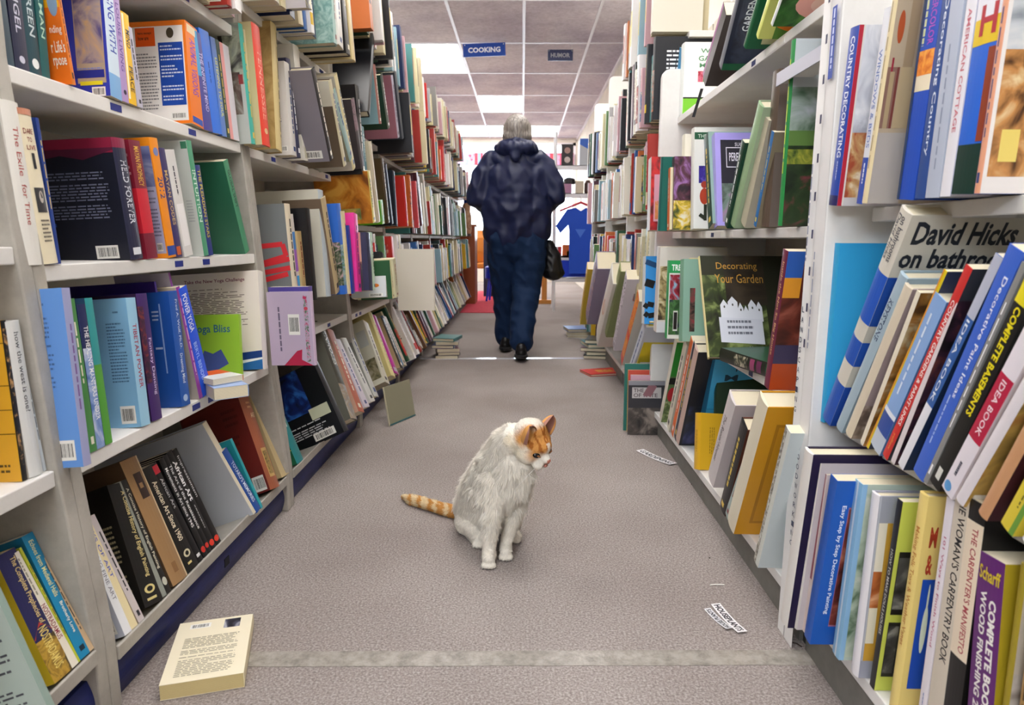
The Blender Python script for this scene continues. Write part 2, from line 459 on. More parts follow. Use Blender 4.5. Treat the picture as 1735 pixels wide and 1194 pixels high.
RZ1 = [.1, .465, .858, 1.19, 1.55]; RZ2 = [.1, .47, .83, 1.27]; RZ3 = [.1, .52, .92, 1.27, 1.6]
def right_case(name, y0, y1, zs, xs, label, ht, back=True, pan0=None, pan1=None):
    r = empty('bookcase', label, 'bookcase', (.6, y0, 0), group='grey-based bookcases against the wall')
    L = Matrix.Translation((-.6, -y0, 0)); xb = .985
    for i, z in enumerate(zs):
        mb = MB(); x = xs[i]; mb.box(x, y0+.001, z-.024, xb-.012, y1-.001, z, M_lam, L); s = mb.build('shelf', r, bevel=.002)
        if name != 'far' and i:
            RND.seed(i+int(y0*10)); yy = y0+(y1-y0)*RND.uniform(.25, .6)
            mb = MB(); mb.box(x-.0008, yy, z-.02, x+.0002, yy+.03, z-.007, mat('#232c60', .4), L); mb.build('shelf_label', s)
            mb = MB(); mb.box(x-.0008, yy-.2, z-.02, x+.0002, yy-.08, z-.006, mat('#f3f2ee', .5), L); mb.build('shelf_label', s)
    if back:
        mb = MB(); mb.box(xb-.012, y0, .02, xb, y1, ht, M_back, L); mb.build('back_panel', r)
        if name != 'near':
            mb = MB(); mb.box(xb-.028, (y0+y1)/2+.1, .1, xb-.012, (y0+y1)/2+.125, 1.9, M_lam, L); mb.build('wall_rail', r)
    mb = MB(); mb.box(.567, y0+.001, 0, .585, y1-.001, .075, M_grey, L); mb.box(.575, y1-.001, 0, .587, y1+.03, .095, mat('#2c2b29', .7), L); mb.box(.567, y1+.03, 0, .585, y1+.08 if name != 'far' and y1 < 2 else y1+.032, .095, M_grey, L); mb.build('kick_board', r)
    for q, (a, b, x, h) in enumerate([p for p in (pan0, pan1) if p]):
        mb = MB(); cr = .03
        pr = [(.60, 0), (.60, .098), (x, .098), (x, h-cr)] + [(x+cr-cr*math.cos(t), h-cr+cr*math.sin(t)) for t in (R(30), R(60), R(90))] + [(xb, h), (xb, 0)]
        mb.prism(pr, M_lam, a, b, L); mb.build('side_panel', r, bevel=.003)
    return r
right_case('near', -.60, .32, RZ1, [.562, .605, .622, .618, .62], 'white bookcase bay beside the camera, above grey kick board', 2.0)
rc1 = right_case('near', .33, 1.25, RZ1, [.562, .605, .622, .618, .62], 'white bookcase bay holding the blue banded bathroom book', 2.0, pan1=(1.252, 1.327, .542, 2.05))
rc2 = right_case('mid', 1.33, 2.78, RZ2, [.552, .6, .6, .6, .62], 'white gardening bookcase bay between the lettered post and rounded panel', 2.0, pan1=(2.782, 2.812, .535, 1.45))
right_case('far', 2.815, 3.74, RZ3, [.56, .60, .60, .62, .64], 'crammed bookcase bay just behind the rounded white panel', 1.9, pan1=(3.742, 3.762, .56, 1.85))
right_case('far', 3.765, 4.69, RZ3, [.56, .60, .60, .62, .64], 'crammed grey-based bookcase bay, middle of the distant three', 1.9, pan1=(4.692, 4.712, .56, 1.85))
right_case('far', 4.715, 5.60, RZ3, [.56, .60, .60, .62, .64], 'grey-based bookcase bay ending beside the white wire rack', 1.9, pan1=(5.602, 5.622, .56, 1.85))
# the lettered post's clear strip, marks and letters (parts of the gardening bookcase's neighbour)
mb = MB(); xp = .542
def pface(x, y, k): return (xp-.0005*k-.6, 1.327-.075*x-.33, .0+2.0*y)
cl = '#efeeec'
deco(mb, pface, [('R', .0, .0, .42, 1, cl), ('R', .46, 0, 1, 1, '#e6e4e2'),
  *[('T', c, .06, .332-.0098*i, .20, .3375-.0098*i, '#25304a', 0) for i, c in enumerate('LANDSCAPING')],
  *[('T', c, .50, .200-.0098*i, .66, .2055-.0098*i, '#2a3352', 0) for i, c in enumerate('WOODWORKING')],
  ('P', .10, .375, .24, .47, '#8a90a6', 1, 1), ('P', .62, .30, .74, .39, '#8a90a6', 1, 1),
  ('R', .66, .54, .9, .60, '#2446a6'), ('P', .70, .542, .86, .598, '#cfd8f4', 1, 1)]
  + [('R', .44, .30+.034*i, .54, .308+.034*i, '#2a2c50') for i in range(18)], .075, 2.0)
mb.build('post_strip', rc1)
# slat wall board above the gardening shelf, bracket tray
mb = MB(); L = Matrix.Translation((-.6, -1.33, 0))
mb.box(.955, 1.34, 1.56, .972, 2.7, 1.60, mat('#7a5030', .6), L); mb.build('wall_groove', rc2)
mb = MB(); mb.prism([(.548, 1.135), (.548, 1.15), (.60, 1.15), (.60, 1.135)], M_lam, 1.335, 1.56, L); mb.box(.546, 1.335, 1.128, .549, 1.56, 1.155, mat('#b9b9c6', .3), L); mb.build('hanging_bracket', rc2)
# ------------------------------------------------------------ books described one by one
# shelf: side, front x, top z, tilt, phrase
SH = {
 'L0C': ('L', .735, .442, R(3), 'on the closest second shelf of navy-based bookcases'),
 'L0D': ('L', .690, .141, TILT, 'on the closest slanted bottom shelf'),
 'L1A': ('L', .762, 1.053, R(3), 'on the upper white shelf of navy-based bookcases'),
 'L1B': ('L', .745, .756, R(3), 'on the middle white shelf of navy-based bookcases'),
 'L1C': ('L', .722, .441, R(4), 'on the second shelf up, above the navy kick'),
 'L1D': ('L', .690, .108, TILT, 'on the slanted shelf above the navy kick'),
 'L2A': ('L', .765, 1.05, R(3), 'on the chest-high shelf behind the red spine'),
 'L2T': ('L', .62, 1.436, R(3), 'overhanging the top shelf of navy-based bookcases'),
 'L2C': ('L', .575, .60, R(3), 'on the low shelf behind the lilac book'),
 'L2D': ('L', .60, .14, R(26), 'leaning out of the bottom shelf behind the lilac book'),
 'L3B': ('L', .64, .86, R(3), 'on the shelf beside the swirling orange painting cover'),
 'L3T': ('L', .62, 1.28, R(3), 'on the high shelf behind the tall black book'),
 'L3C': ('L', .60, .56, R(3), 'beside the blank white board, navy-based bookcases'),
 'R1B': ('R', .60, .858, R(0), 'on the upper shelf beside the camera'),
 'R1C': ('R', .565, .465, R(0), 'in the leaning row beside the lettered post'),
 'R1D': ('R', .575, .1, R(0), 'on the low white shelf above grey kick'),
 'R2A': ('R', .585, 1.27, R(0), 'on the top shelf of the gardening bookcase'),
 'R2B': ('R', .58, .83, R(0), 'on the third shelf of the gardening bookcase'),
 'R2C': ('R', .57, .47, R(0), 'on the second shelf of the gardening bookcase'),
 'R2D': ('R', .545, .1, R(0), 'on the bottom shelf of the gardening bookcase'),
}
SHORT = {'L0C': 'closest shelf', 'L0D': 'closest slanted shelf', 'L1A': 'upper white shelf', 'L1B': 'middle white shelf', 'L1C': 'above the navy kick', 'L1D': 'on the slanted shelf', 'L2A': 'chest-high shelf', 'L2T': 'on top shelf', 'L2C': 'low navy-based shelf', 'L2D': 'leaning outward', 'L3B': 'waist-high shelf', 'L3T': 'high shelf', 'L3C': 'by blank board', 'R1B': 'upper near shelf', 'R1C': 'leaning row', 'R1D': 'above grey kick', 'R2A': 'top gardening shelf', 'R2B': 'third gardening shelf', 'R2C': 'second gardening shelf', 'R2D': 'bottom gardening shelf', 'R3D': 'near magazines'}
USED = set()
DBG = []
def b(sh, label, uA, uB, uC, vC, col, kind='p', dx=0.0, d=None, tau=None, h=None, **kw):
    side, X, z, ta, phrase = SH[sh]
    if tau is not None: ta = tau
    sx = -1 if side == 'L' else 1
    x = sx*(X-dx)
    Ya, Yb = u_to_Y(uA, x, z), u_to_Y(uB, x, z)
    Y = Vector((0, 1, 0)); U = Vector((sx*math.sin(ta), 0, math.cos(ta)))
    A = Vector((x, Ya, z)); n = Y.cross(U)
    C = hit(uC, vC, A, n) - A
    s, t = C.dot(Y), C.dot(U)
    ph = math.atan2(s, t)
    tt = max((Yb-Ya)*math.cos(ph), .0035)
    O = A if ph <= 0 else A + Y*(Yb-Ya) - (Y*math.cos(ph) - U*math.sin(ph))*tt
    H = h or math.hypot(s, t)
    e2 = Y*math.sin(ph) + U*math.cos(ph); e1 = Y*math.cos(ph) - U*math.sin(ph)
    e3 = Vector((sx*math.cos(ta), 0, -math.sin(ta)))
    tm = kw.pop('tmax', .06)
    if tt > tm: O = O + e1*(tt-tm); tt = tm
    if side == 'R': O = O + e1*tt; lx = -e1
    else: lx = e1
    O = O + U*.0012
    dd = d or min(max(.68*H, .11), .235)
    M = Matrix((( lx.x, e3.x, e2.x, O.x), (lx.y, e3.y, e2.y, O.y), (lx.z, e3.z, e2.z, O.z), (0, 0, 0, 1)))
    lab = label + ' ' + phrase
    if len(lab.split()) > 16: lab = label + ', ' + SHORT[sh]
    if lab in USED or len(lab.split()) > 16: print('DUPLABEL', lab)
    USED.add(lab)
    sp = kw.pop('spine', None)
    cs = kw.pop('cs', None)
    if cs: kw['cover'] = xscale(kw['cover'], cs, side)
    if sp is None:
        q = random.Random(len(USED)); lum = sum(lin(col)[:3])
        ic = q.choice(['#f0ead8', '#e6c860', '#ffffff']) if lum < .9 else q.choice(['#2a2a30', '#7a2020', '#24407a'])
        sp = [('P', .3, .22, .72, .85, ic, 1, 1), ('R', .3, .05, .7, .1, ic)] if tt > .008 else [('P', .25, .2, .8, .85, ic, 1, 1)]
    DBG.append((label, round(tt, 3), round(H, 3), round(math.degrees(ph)), round(Ya, 2)))
    return make_book(M, tt, H, dd, col, kind, side, spine=sp, label=lab, **kw)

def xscale(items, cs, side):
    f = (lambda x: x*cs) if side == 'R' else (lambda x: 1-(1-x)*cs)
    out = []
    for it in items:
        it = list(it); c = it[0]
        if c == 'G': it[1] = [(f(x), y) for x, y in it[1]]
        elif c == 'T': it[2], it[4] = f(it[2]), f(it[4])
        else: it[1], it[3] = f(it[1]), f(it[3])
        out.append(tuple(it))
    return out
def para(x0=.1, y0=.3, x1=.85, y1=.9, c='#555', n=16): return ('P', x0, y0, x1, y1, c, n)
G5 = '#50525a'
# --- closest left bay
b('L0C', 'orange yellow cover ruled with thin dark lines', 38, 47, 0, 545, '#1d1a18', d=.20, cc='#dba428',
  cover=[('R', .3, .86, 1, .865, '#5a4410'), ('R', .3, .6, 1, .605, '#5a4410'), ('R', .3, .45, 1, .455, '#5a4410'), ('R', .3, .3, 1, .305, '#5a4410'), ('P', .6, .05, .95, .12, '#5a4410', 2)],
  spine=[('N', .2, .1, .8, .95, '#1d1a18', '#1d1a18', '#c89a60', 60, 1)])
b('L0C', 'white jacket reading how the west is one', 50, 73, 7, 547, '#d9dad8', 'h', cc='#cfd3d6', spine=[('T', 'how the west is one?', .35, .42, .65, .93, '#33383c', 1, 0)])
b('L0C', 'thin pale grey pamphlet after the white jacket', 75, 79, 27, 560, '#c9d2dc')
b('L0D', 'pale green back cover with scattered dark print', 84, 94, -30, 960, '#8fa39a', dx=.03, d=.21, cc='#b9c9c2',
  cover=[('P', .45, .72, .95, .80, G5, 2), ('P', .3, .5, .95, .62, G5, 3), ('P', .5, .3, .95, .44, G5, 4), ('P', .2, .08, .9, .2, G5, 4)], spine=[])
b('L0D', 'navy and gold paperback of complete prophecies', 94, 123, -8, 948, '#2a2a56', d=.13, cc='#e0c030',
  spine=[('N', 0, .0, 1, .32, '#8a6a28', '#c09a3c', '#4a3a1c', 40, 1), ('G', [(0, .34), (1, .34), (.5, .44)], '#b03a30'), ('T', 'The Complete Prophecies of', .45, .42, .8, .95, '#e2c98a', 1), ('T', 'NOSTRADAMUS', .3, .08, .75, .40, '#e8d27a', 1)])
b('L0D', 'slim white paperback with dark red lettering', 123, 134, 19, 942, '#e8e2d2', d=.12, spine=[('T', 'NOSTRADAMUS', .2, .25, .8, .55, '#8a2038', 1), ('P', .3, .6, .7, .95, '#9a9484', 1, 1)])
b('L0D', 'thin yellow green paperback', 134, 137, 33, 930, '#b9c23a', d=.13)
b('L0D', 'bright blue paperback Echoes from Medieval Halls', 137, 153, 37, 912, '#1f86b4', d=.13, cc='#1a6c94',
  spine=[('T', 'Echoes from Medieval Halls', .3, .5, .7, .95, '#e6e2a0', 1), ('T', 'Brotherly Love', .35, .2, .7, .45, '#f0f0e0', 1), ('R', .3, .05, .75, .09, '#1a3040')])
b('L0D', 'narrow tan paperback after the bright blue one', 153, 160, 64, 942, '#cbb08c', d=.12, spine=[('P', .3, .2, .7, .9, '#3a3030', 1, 1)])

# --- upper white shelf
b('L1A', 'dark teal paperback, first of the deep teal set', -12, 26, -42, -100, '#1c3c4c', dx=-.02, spine=[('P', .3, .2, .7, .9, '#8fb0b8', 2, 1)])
b('L1A', 'navy paperback with tall silver angel lettering', 27, 51, 0, -100, '#232844', dx=-.02, spine=[('T', 'ANGEL', .3, .3, .7, .75, '#c8c8dc', 1), ('E', .3, .06, .7, .12, '#c8c8dc')])
b('L1A', 'teal paperback with round white emblem', 51, 72, 24, -100, '#1f4652', dx=-.02, spine=[('T', 'DOREEN', .3, .3, .75, .8, '#c8d8dc', 1), ('E', .25, .05, .8, .13, '#e8ecec')])
b('L1A', 'emerald teal paperback beside the orange purpose cover', 72, 86, 50, -100, '#1d5c5e', dx=-.02, spine=[('T', 'MILLMAN', .3, .3, .75, .8, '#b8dcc8', 1)])
b('L1A', 'orange and yellow cover reading Life\'s Purpose', 123, 129, 86, -70, '#e07a20', cs=.25, d=.2, cc='#e8721c',
  cover=[('R', 0, .62, 1, 1, '#f2b21c'), ('E', .62, .55, .95, .78, '#8fa8c8'), ('T', 'nding', .55, .40, .95, .48, '#f6e8d8', 0), ('T', "r Life's", .5, .26, .97, .36, '#f6f0e0', 0), ('T', 'rpose', .5, .13, .95, .22, '#f6f0e0', 0)])
b('L1A', 'blue back cover with a cloudy sunset painting', 188, 207, 170, -60, '#cfe0f0', cs=0.42, d=.2, cc='#3340b0',
  spine=[('T', 'HEALING WITH', .25, .35, .8, .95, '#3048b0', 1), ('R', 0, 0, 1, .18, '#7fb0e0')],
  cover=[('R', .30, .1, .93, .86, '#b8a890'), ('N', .32, .25, .91, .85, '#5a5488', '#a89a9c', '#d8b070', 14, 1.5), ('R', .1, .14, .9, .2, '#2a3590'), ('P', .3, .2, .88, .245, '#8090d0', 2), ('R', .35, .085, .85, .115, '#e8dc30'), ('B', .6, .0, .9, .07)])
b('L1A', 'lilac spine beside the blue sunset cover', 207, 219, 186, -40, '#b296cc', spine=[('T', 'LOUISE LIVING', .3, .25, .75, .8, '#6a4a9c', 1), ('E', .3, .06, .7, .1, '#2a2040')])
b('L1A', 'bright yellow paperback reading Mind and Peace', 219, 232, 204, 20, '#f2c018', cc='#f0b820', spine=[('R', .05, .05, .25, .98, '#f8f0c8'), ('T', 'MIND', .35, .62, .85, .82, '#2a2a2a', 1), ('T', 'PEACE', .35, .14, .85, .42, '#2a2a2a', 1)])
b('L1A', 'thin greyish lilac booklet before the orange card cover', 234, 243, 214, 44, '#b9b6c8', cc='#c8c6d8', d=.17)
b('L1A', 'big orange framed back cover with blue text panel', 325, 346, 312, 38, '#ef7c1c', cs=0.52, d=.235, cc='#ef7c1c',
  spine=[('T', 'ANIMAL VISIONS', .25, .3, .7, .85, '#8a3ab0', 1), ('R', .1, .02, .9, .08, '#2050b8'), ('R', .1, .9, .8, .98, '#f0d8b0')],
  cover=[('R', .0, .03, .95, .95, '#efece8'), ('R', .05, .76, .42, .94, '#e85a14'), ('T', 'here except', .1, .87, .36, .90, '#3a2010', 0), ('T', 'how are', .1, .82, .3, .86, '#3a2010', 0), ('R', .47, .18, .93, .79, '#1f4aa8'),
    ('P', .50, .22, .91, .77, '#c8d4ec', 17), ('P', .04, .14, .44, .70, '#8a8a8c', 18), ('B', .62, .045, .93, .11), ('E', .64, .83, .78, .93, '#4a4030')])
b('L1A', 'purple and sky blue paperback after the orange frame', 345, 361, 323, 49, '#3c3a96', cc='#3a8ad0', spine=[('R', 0, .55, .5, 1, '#3aa0d8'), ('T', 'THE INFINITE MIND', .5, .2, .85, .8, '#c8c0f0', 1)])
b('L1A', 'vivid blue paperback in the short blue run', 361, 377, 336, 47, '#1f72e6', spine=[('P', .4, .3, .6, .7, '#1248a8', 1, 1)])
b('L1A', 'slim blue white paperback reading Listening', 377, 385, 356, 62, '#5a80cc', spine=[('T', 'LISTENING TO SOUL', .3, .2, .8, .8, '#e0e060', 1)])
b('L1A', 'narrow dark green paperback before a white spine', 385, 391, 364, 66, '#1d4038')
b('L1A', 'white and pink faded spine', 391, 406, 371, 71, '#dcd8e0', cc='#d8dcdc', spine=[('R', 0, 0, .3, 1, '#e8a0a0')])
# --- chest-high shelf of the next bay
b('L2A', 'grey bird painting cover with turquoise spine', 426, 433, 403, 39, '#48b0a4', 'h', cs=0.45, d=.235, cc='#b4bab4', dx=.03,
  cover=[('N', .0, .5, 1, 1, '#8a9288', '#a9b09c', '#3c3c38', 16, 2), ('N', .1, .25, .9, .6, '#3c2c28', '#6a5a50', '#b0b4ac', 14, 2), ('G', [(.45, .9), (.55, .9), (.62, .3), (.5, .1)], '#28221f'), ('R', .86, .5, .97, .58, '#8a3030')])
b('L2A', 'cream speckled spine left of the red one', 433, 440, 412, 50, '#d8cba4', 'h', dx=.03)
b('L2A', 'bright red hardback lettered TENNESSEE along its spine', 440, 458, 420, 34, '#e8412c', 'h', d=.2, dx=.05, cc='#c9b98c', spine=[('T', 'TENNESSEE', .3, .22, .7, .8, '#f4a890', 1), ('E', .3, .1, .7, .15, '#f0c890')])
b('L2A', 'tan paisley cover with battered cream spine', 468, 478, 458, 40, '#d8c48c', 'h', d=.2, dx=.04, cc='#b89a60', cover=[('N', .2, .02, 1, .98, '#a88a54', '#b89a62', '#c4a870', 22, 3)], spine=[('P', .6, .05, .9, .95, '#4a3a20', 1, 1)])
b('L2A', 'plain white cover with faint small print', 494, 503, 481, 105, '#d8d4d0', 'h', d=.19, dx=.05, cc='#dedad6', cover=[('P', .55, .35, .9, .68, '#9a98a0', 12), ('B', .7, .04, .95, .1)])
b('L2A', 'navy striped narrow spine beside white cover', 503, 510, 484, 98, '#3a3c58', 'h', dx=.05)
b('L2A', 'tall creamy white book with blue dotted lettering', 512, 524, 493, 72, '#e4e0d6', 'h', dx=.05, d=.22, spine=[('P', .4, .2, .65, .8, '#2a50a0', 1, 1), ('R', .2, .02, .8, .12, '#c8c4ac')])
b('L2A', 'dull grey lilac cover edged in black', 559, 566, 527, 119, '#1c1a1e', 'h', dx=.125, d=.20, cc='#85808a', cover=[('B', .55, .04, .9, .13)])
b('L2A', 'white topped brown cover with small red figure', 582, 588, 556, 138, '#c8c0a0', 'h', dx=.125, d=.2, cc='#6a5c4c', cover=[('R', 0, .72, 1, 1, '#d8d4c4'), ('E', .55, .80, .68, .86, '#a02828')])
b('L2A', 'pale teal cloth hardback with wide scuffed spine', 590, 605, 560, 176, '#88a6a4', 'h', dx=.125, cc='#a8a890')
b('L2A', 'red barred cream book behind the pale teal one', 598, 604, 566, 130, '#d8cc9c', 'h', dx=.125, cc='#d0ccc0')
b('L2A', 'plaid plum and black jacket', 606, 619, 588, 172, '#3a3438', 'h', dx=.125, spine=[('N', 0, .55, 1, 1, '#5a4450', '#8a6a78', '#3a2c38', 60, 1)])
b('L2A', 'tall black bound book above the orange painting', 612, 619, 600, 142, '#1b1b20', 'h', dx=.125, d=.22)
b('L2A', 'narrow teal edged picture spine', 619, 623, 612, 213, '#4a8490', 'p', dx=.125)
# --- top shelf of that bay
b('L2T', 'green cloth book with cream page block showing', 488, 500, 470, -70, '#1f7a50', 'h', cc='#28865a', d=.18)
b('L2T', 'white cover with black marbled spine', 510, 531, 500, -60, '#c8b88c', 'h', cc='#cfccd4', d=.21, spine=[('N', .0, 0, .6, 1, '#2a2a2c', '#5a5854', '#c8b88c', 40, 1)])
b('L2T', 'big mottled sage green cover', 566, 571, 556, -90, '#b4d0cc', 'h', cc='#78a09a', d=.22, dx=-.01, cover=[('N', .0, .0, 1, 1, '#6a948e', '#86aaa2', '#a4c2ba', 40, 1)])
b('L2T', 'white spine with torn paper label', 574, 582, 563, -90, '#dcdad4', 'p', dx=.0)
b('L2T', 'wide matte black spine beside the sage green cover', 582, 594, 566, -90, '#1d1c1e', 'h', dx=.0)
b('L2T', 'cream paged book with violet back edge', 594, 603, 577, -90, '#dcc890', 'h', dx=.0, spine=[('R', .7, 0, 1, .7, '#2a2a90')])
# --- middle white shelf
b('L1B', 'cream white jacket with red handwritten title', 44, 73, -2, 168, '#e2e0da', 'h', cc='#cfccc6', spine=[('T', 'The Exile', .35, .55, .62, .85, '#b04a48', 1, 0), ('T', 'for Time', .35, .25, .62, .5, '#b04a48', 1, 0)])
b('L1B', 'cream jacket reading Dare to Live', 73, 99, 22, 182, '#e6dcc0', 'h', spine=[('T', 'DARE', .22, .84, .78, .875, '#8a3a34', 0), ('T', 'TO', .35, .79, .62, .82, '#8a3a34', 0), ('T', 'LIVE', .25, .74, .78, .77, '#8a3a34', 0), ('R', .42, .62, .6, .72, '#23232a'), ('R', .22, .34, .82, .5, '#3a3a3c'), ('E', .4, .4, .66, .48, '#b8b0a8'), ('R', 0, .96, 1, 1, '#c88a70'), ('P', .25, .14, .8, .3, '#6a6458', 6)])
b('L1B', 'thin navy book beside the cream jacket', 99, 104, 60, 200, '#24408c', 'p')
b('L1B', 'large black back cover with plum red top, Forever', 222, 243, 187, 233, '#2a2c44', 'h', cs=0.6, d=.24, cc='#1d1f2b',
  spine=[('T', 'HELD FOREVER', .3, .3, .75, .82, '#d8dce4', 1), ('R', 0, .92, 1, 1, '#8a2848'), ('R', .2, .04, .8, .1, '#e0e4ea')],
  cover=[('R', 0, .88, 1, 1, '#8e2440'), ('G', [(0, .84), (.3, .87), (.6, .83), (1, .9), (1, .92), (0, .92)], '#5a2038'), ('P', .15, .78, .5, .80, '#8a90a8', 1), ('P', .1, .35, .88, .74, '#70758c', 16), ('B', .56, .02, .86, .13), ('R', .05, .3, .1, .33, '#2a4a8a')])
b('L1B', 'maroon paperback with a bright crimson block', 250, 268, 217, 237, '#7c1c34', cs=0.3, cc='#8a2438', spine=[('R', 0, .22, 1, .60, '#d02438'), ('T', 'MAYAN PROPHECY', .3, .62, .75, .95, '#e0b040', 1)], cover=[('R', 0, .22, 1, .6, '#d82a3c'), ('P', .6, .7, .9, .9, '#d8a0a8', 4)])
b('L1B', 'orange spine numbered 2012 with lavender text panel', 286, 299, 252, 233, '#f0921c', cs=0.2, d=.2, cc='#f0921c',
  spine=[('T', '2012', .2, .5, .8, .68, '#3a3a80', 1), ('E', .2, .85, .8, .92, '#7a88c0'), ('R', .0, .02, 1, .1, '#2448a0')],
  cover=[('R', .1, .04, .94, .93, '#b2b4d4'), ('N', .1, .6, .94, .93, '#5a6498', '#7c86b4', '#c8ccdc', 12, 1), ('P', .3, .18, .86, .58, '#6a6a88', 13), ('B', .5, .06, .8, .13)])
b('L1B', 'indigo paperback lettered Mayan Codes in gold', 299, 310, 267, 251, '#3c3468', spine=[('T', 'MAYAN CODES', .3, .3, .75, .8, '#d8b878', 1), ('R', .2, .02, .8, .1, '#d06030')])
b('L1B', 'plain white paperback spine between indigo and pale green', 313, 328, 279, 254, '#dcdad8', d=.15, spine=[('R', .15, .1, .85, .5, '#f0eeee'), ('P', .35, .55, .65, .85, '#4a4a50', 1, 1)])
b('L1B', 'pale grey green cover with mint title spine', 346, 354, 315, 238, '#4f9c78', cs=0.3, d=.16, cc='#c6ccc8', spine=[('T', 'INTUITION', .2, .3, .8, .75, '#e0f0e8', 1)], cover=[('P', .55, .3, .85, .5, '#a8aeb0', 8), ('R', .7, .93, .98, .99, '#3c7c60')])
b('L1B', 'navy spine with yellow capitals', 354, 362, 330, 280, '#25337c', d=.13, spine=[('T', 'THE PLEIADIAN STARS', .25, .2, .8, .95, '#e0cc40', 1)])
b('L1B', 'wide plain forest green cover', 416, 424, 378, 274, '#4c9470', d=.20, cc='#2f6c50', spine=[('T', 'GLOBAL SHIFT', .3, .5, .75, .9, '#1c3c30', 1)])
# --- second shelf up
b('L1C', 'cornflower blue back cover with barcode, nearest post', 142, 155, 104, 490, '#a0a4cc', cs=0.5, d=.19, dx=.035, cc='#6496dc', cover=[('P', .25, .42, .75, .85, '#41639a', 17), ('P', .4, .9, .7, .93, '#41639a', 1), ('B', .52, .04, .9, .155)], spine=[('P', .3, .3, .7, .8, '#7a5a9a', 1, 1)])
b('L1C', 'green spined navy paperback', 153, 165, 113, 508, '#4c8c4c', cc='#24406c')
b('L1C', 'sky patterned paperback with white mantra title', 165, 178, 130, 518, '#7f96cc', cc='#2a3a6c', spine=[('R', 0, .7, 1, 1, '#28305c'), ('N', .0, 0, 1, .7, '#5a7cc0', '#8aa4d8', '#e4e8f4', 20, 1), ('T', 'THE HEALING MANTRAS UNDER', .35, .2, .9, .85, '#ffffff', 1)])
b('L1C', 'teal topped green paperback', 179, 191, 143, 507, '#57a040', cc='#28486a', spine=[('R', 0, .55, 1, 1, '#3a9a9c')])
b('L1C', 'pale sky blue back cover with big barcode', 240, 255, 213, 507, '#9ccbe8', cs=0.33, d=.19, cc='#86bbe0', cover=[('P', .3, .35, .85, .82, '#4a7098', 19), ('P', .55, .88, .75, .91, '#4a7098', 1), ('B', .42, .03, .88, .17)], spine=[('T', 'TIBETAN POWER', .3, .3, .7, .8, '#a83a5a', 1)])
b('L1C', 'dark purple paperback reading Fantasy Dancing', 258, 275, 230, 500, '#43286a', d=.16, cc='#301c44', spine=[('N', 0, .3, .45, .9, '#2a1830', '#4a2040', '#8a3a30', 60, 1), ('T', 'Fantasy Dancing', .5, .2, .85, .65, '#d8c8ec', 1)])
b('L1C', 'wide dark violet cover behind the purple spine', 297, 300, 261, 478, '#4a3494', d=.235, cc='#352270', dx=-.03)
b('L1C', 'pale lavender cover behind the purple book', 331, 334, 285, 463, '#7a3a90', d=.12, cc='#b6b0c6', dx=-.02)
b('L1C', 'royal blue cover Quick Dreams by a Ph.D.', 309, 323, 285, 496, '#2458ac', cs=0.3, d=.15, cc='#2050a4', spine=[('T', 'Fred A. Wolf, Ph.D.', .5, .5, .8, .93, '#d8e4f4', 1), ('T', 'Dreaming Mind', .3, .2, .7, .46, '#d8e4f4', 1), ('E', .2, .04, .7, .1, '#a8c0e4')],
  cover=[('L', .5, .9, .5, .3, .003, '#88a4d8'), ('P', .1, .75, .45, .85, '#b8c8e8', 3), ('P', .1, .5, .45, .58, '#b8c8e8', 2), ('P', .1, .35, .4, .4, '#b8c8e8', 1)])
b('L1C', 'thin magenta spine with greyish cover', 338, 344, 298, 488, '#8c3a98', d=.14, cc='#aaa49c', spine=[('P', .3, .2, .7, .9, '#e8c0e8', 1, 1)])
b('L1C', 'vivid blue paperback titled Power Yoga', 344, 360, 299, 493, '#1c56de', d=.12, spine=[('T', 'POWER YOGA', .3, .6, .75, .94, '#f4f6ff', 1), ('T', 'BERYL BENDER', .3, .12, .6, .5, '#a8c4ff', 1)])
b('L1C', 'cream workbook cover, Take the New Yoga Challenge', 446, 454, 437, 462, '#e6e2dc', d=.27, cc='#ebe2d6', dx=.02,
  cover=[('T', 'Take the New Yoga Challenge', .24, .89, .86, .935, '#7a1a40', 0), ('P', .08, .45, .88, .84, '#8a7c74', 22), ('G', [(.0, .0), (1, .0), (1, .19), (.7, .17), (.4, .13)], '#1c3c80'), ('G', [(.0, .0), (1, .0), (1, .12), (.6, .08), (.4, .14), (0, .1)], '#e8ecf0'), ('G', [(.3, .0), (1, .0), (1, .1), (.6, .04)], '#2a68a8')], spine=[])
# --- slanted bottom shelf
b('L1D', 'white back cover with black and white hands photo', 213, 224, 117, 852, '#e4e6ea', cs=0.5, d=.17, cc='#c2c8d8', cover=[('N', .25, .3, .95, .82, '#1a1a1e', '#4a4e58', '#a8b0bc', 9, 2), ('B', .2, .03, .55, .17), ('B', .58, .03, .88, .17)],
  spine=[('R', 0, .8, 1, 1, '#7a2444'), ('T', 'REFRAMING FINE ART', .3, .25, .75, .78, '#8a8a94', 1)])
b('L1D', 'cream and mustard thin art paperback', 224, 234, 128, 855, '#e6d8ac', d=.16, spine=[('T', 'WAYS OF ART', .3, .4, .7, .9, '#5a6ac0', 1)])
b('L1D', 'pale mauve paperback with cream pages', 236, 245, 150, 878, '#c9c0c0', d=.14, cc='#b8ab9a')
b('L1D', 'thick black A Concise History of English Painting', 250, 277, 185, 834, '#191817', cs=0.5, d=.14, cc='#161514', spine=[('T', 'A Concise History of English Painting', .45, .22, .75, .93, '#e0cf90', 1), ('E', .2, .09, .75, .16, '#d8c888'), ('E', .32, .105, .63, .145, '#191817'), ('R', .2, .04, .7, .06, '#d8c888')],
  cover=[('P', .3, .1, .8, .7, '#9a9070', 15, 0)])
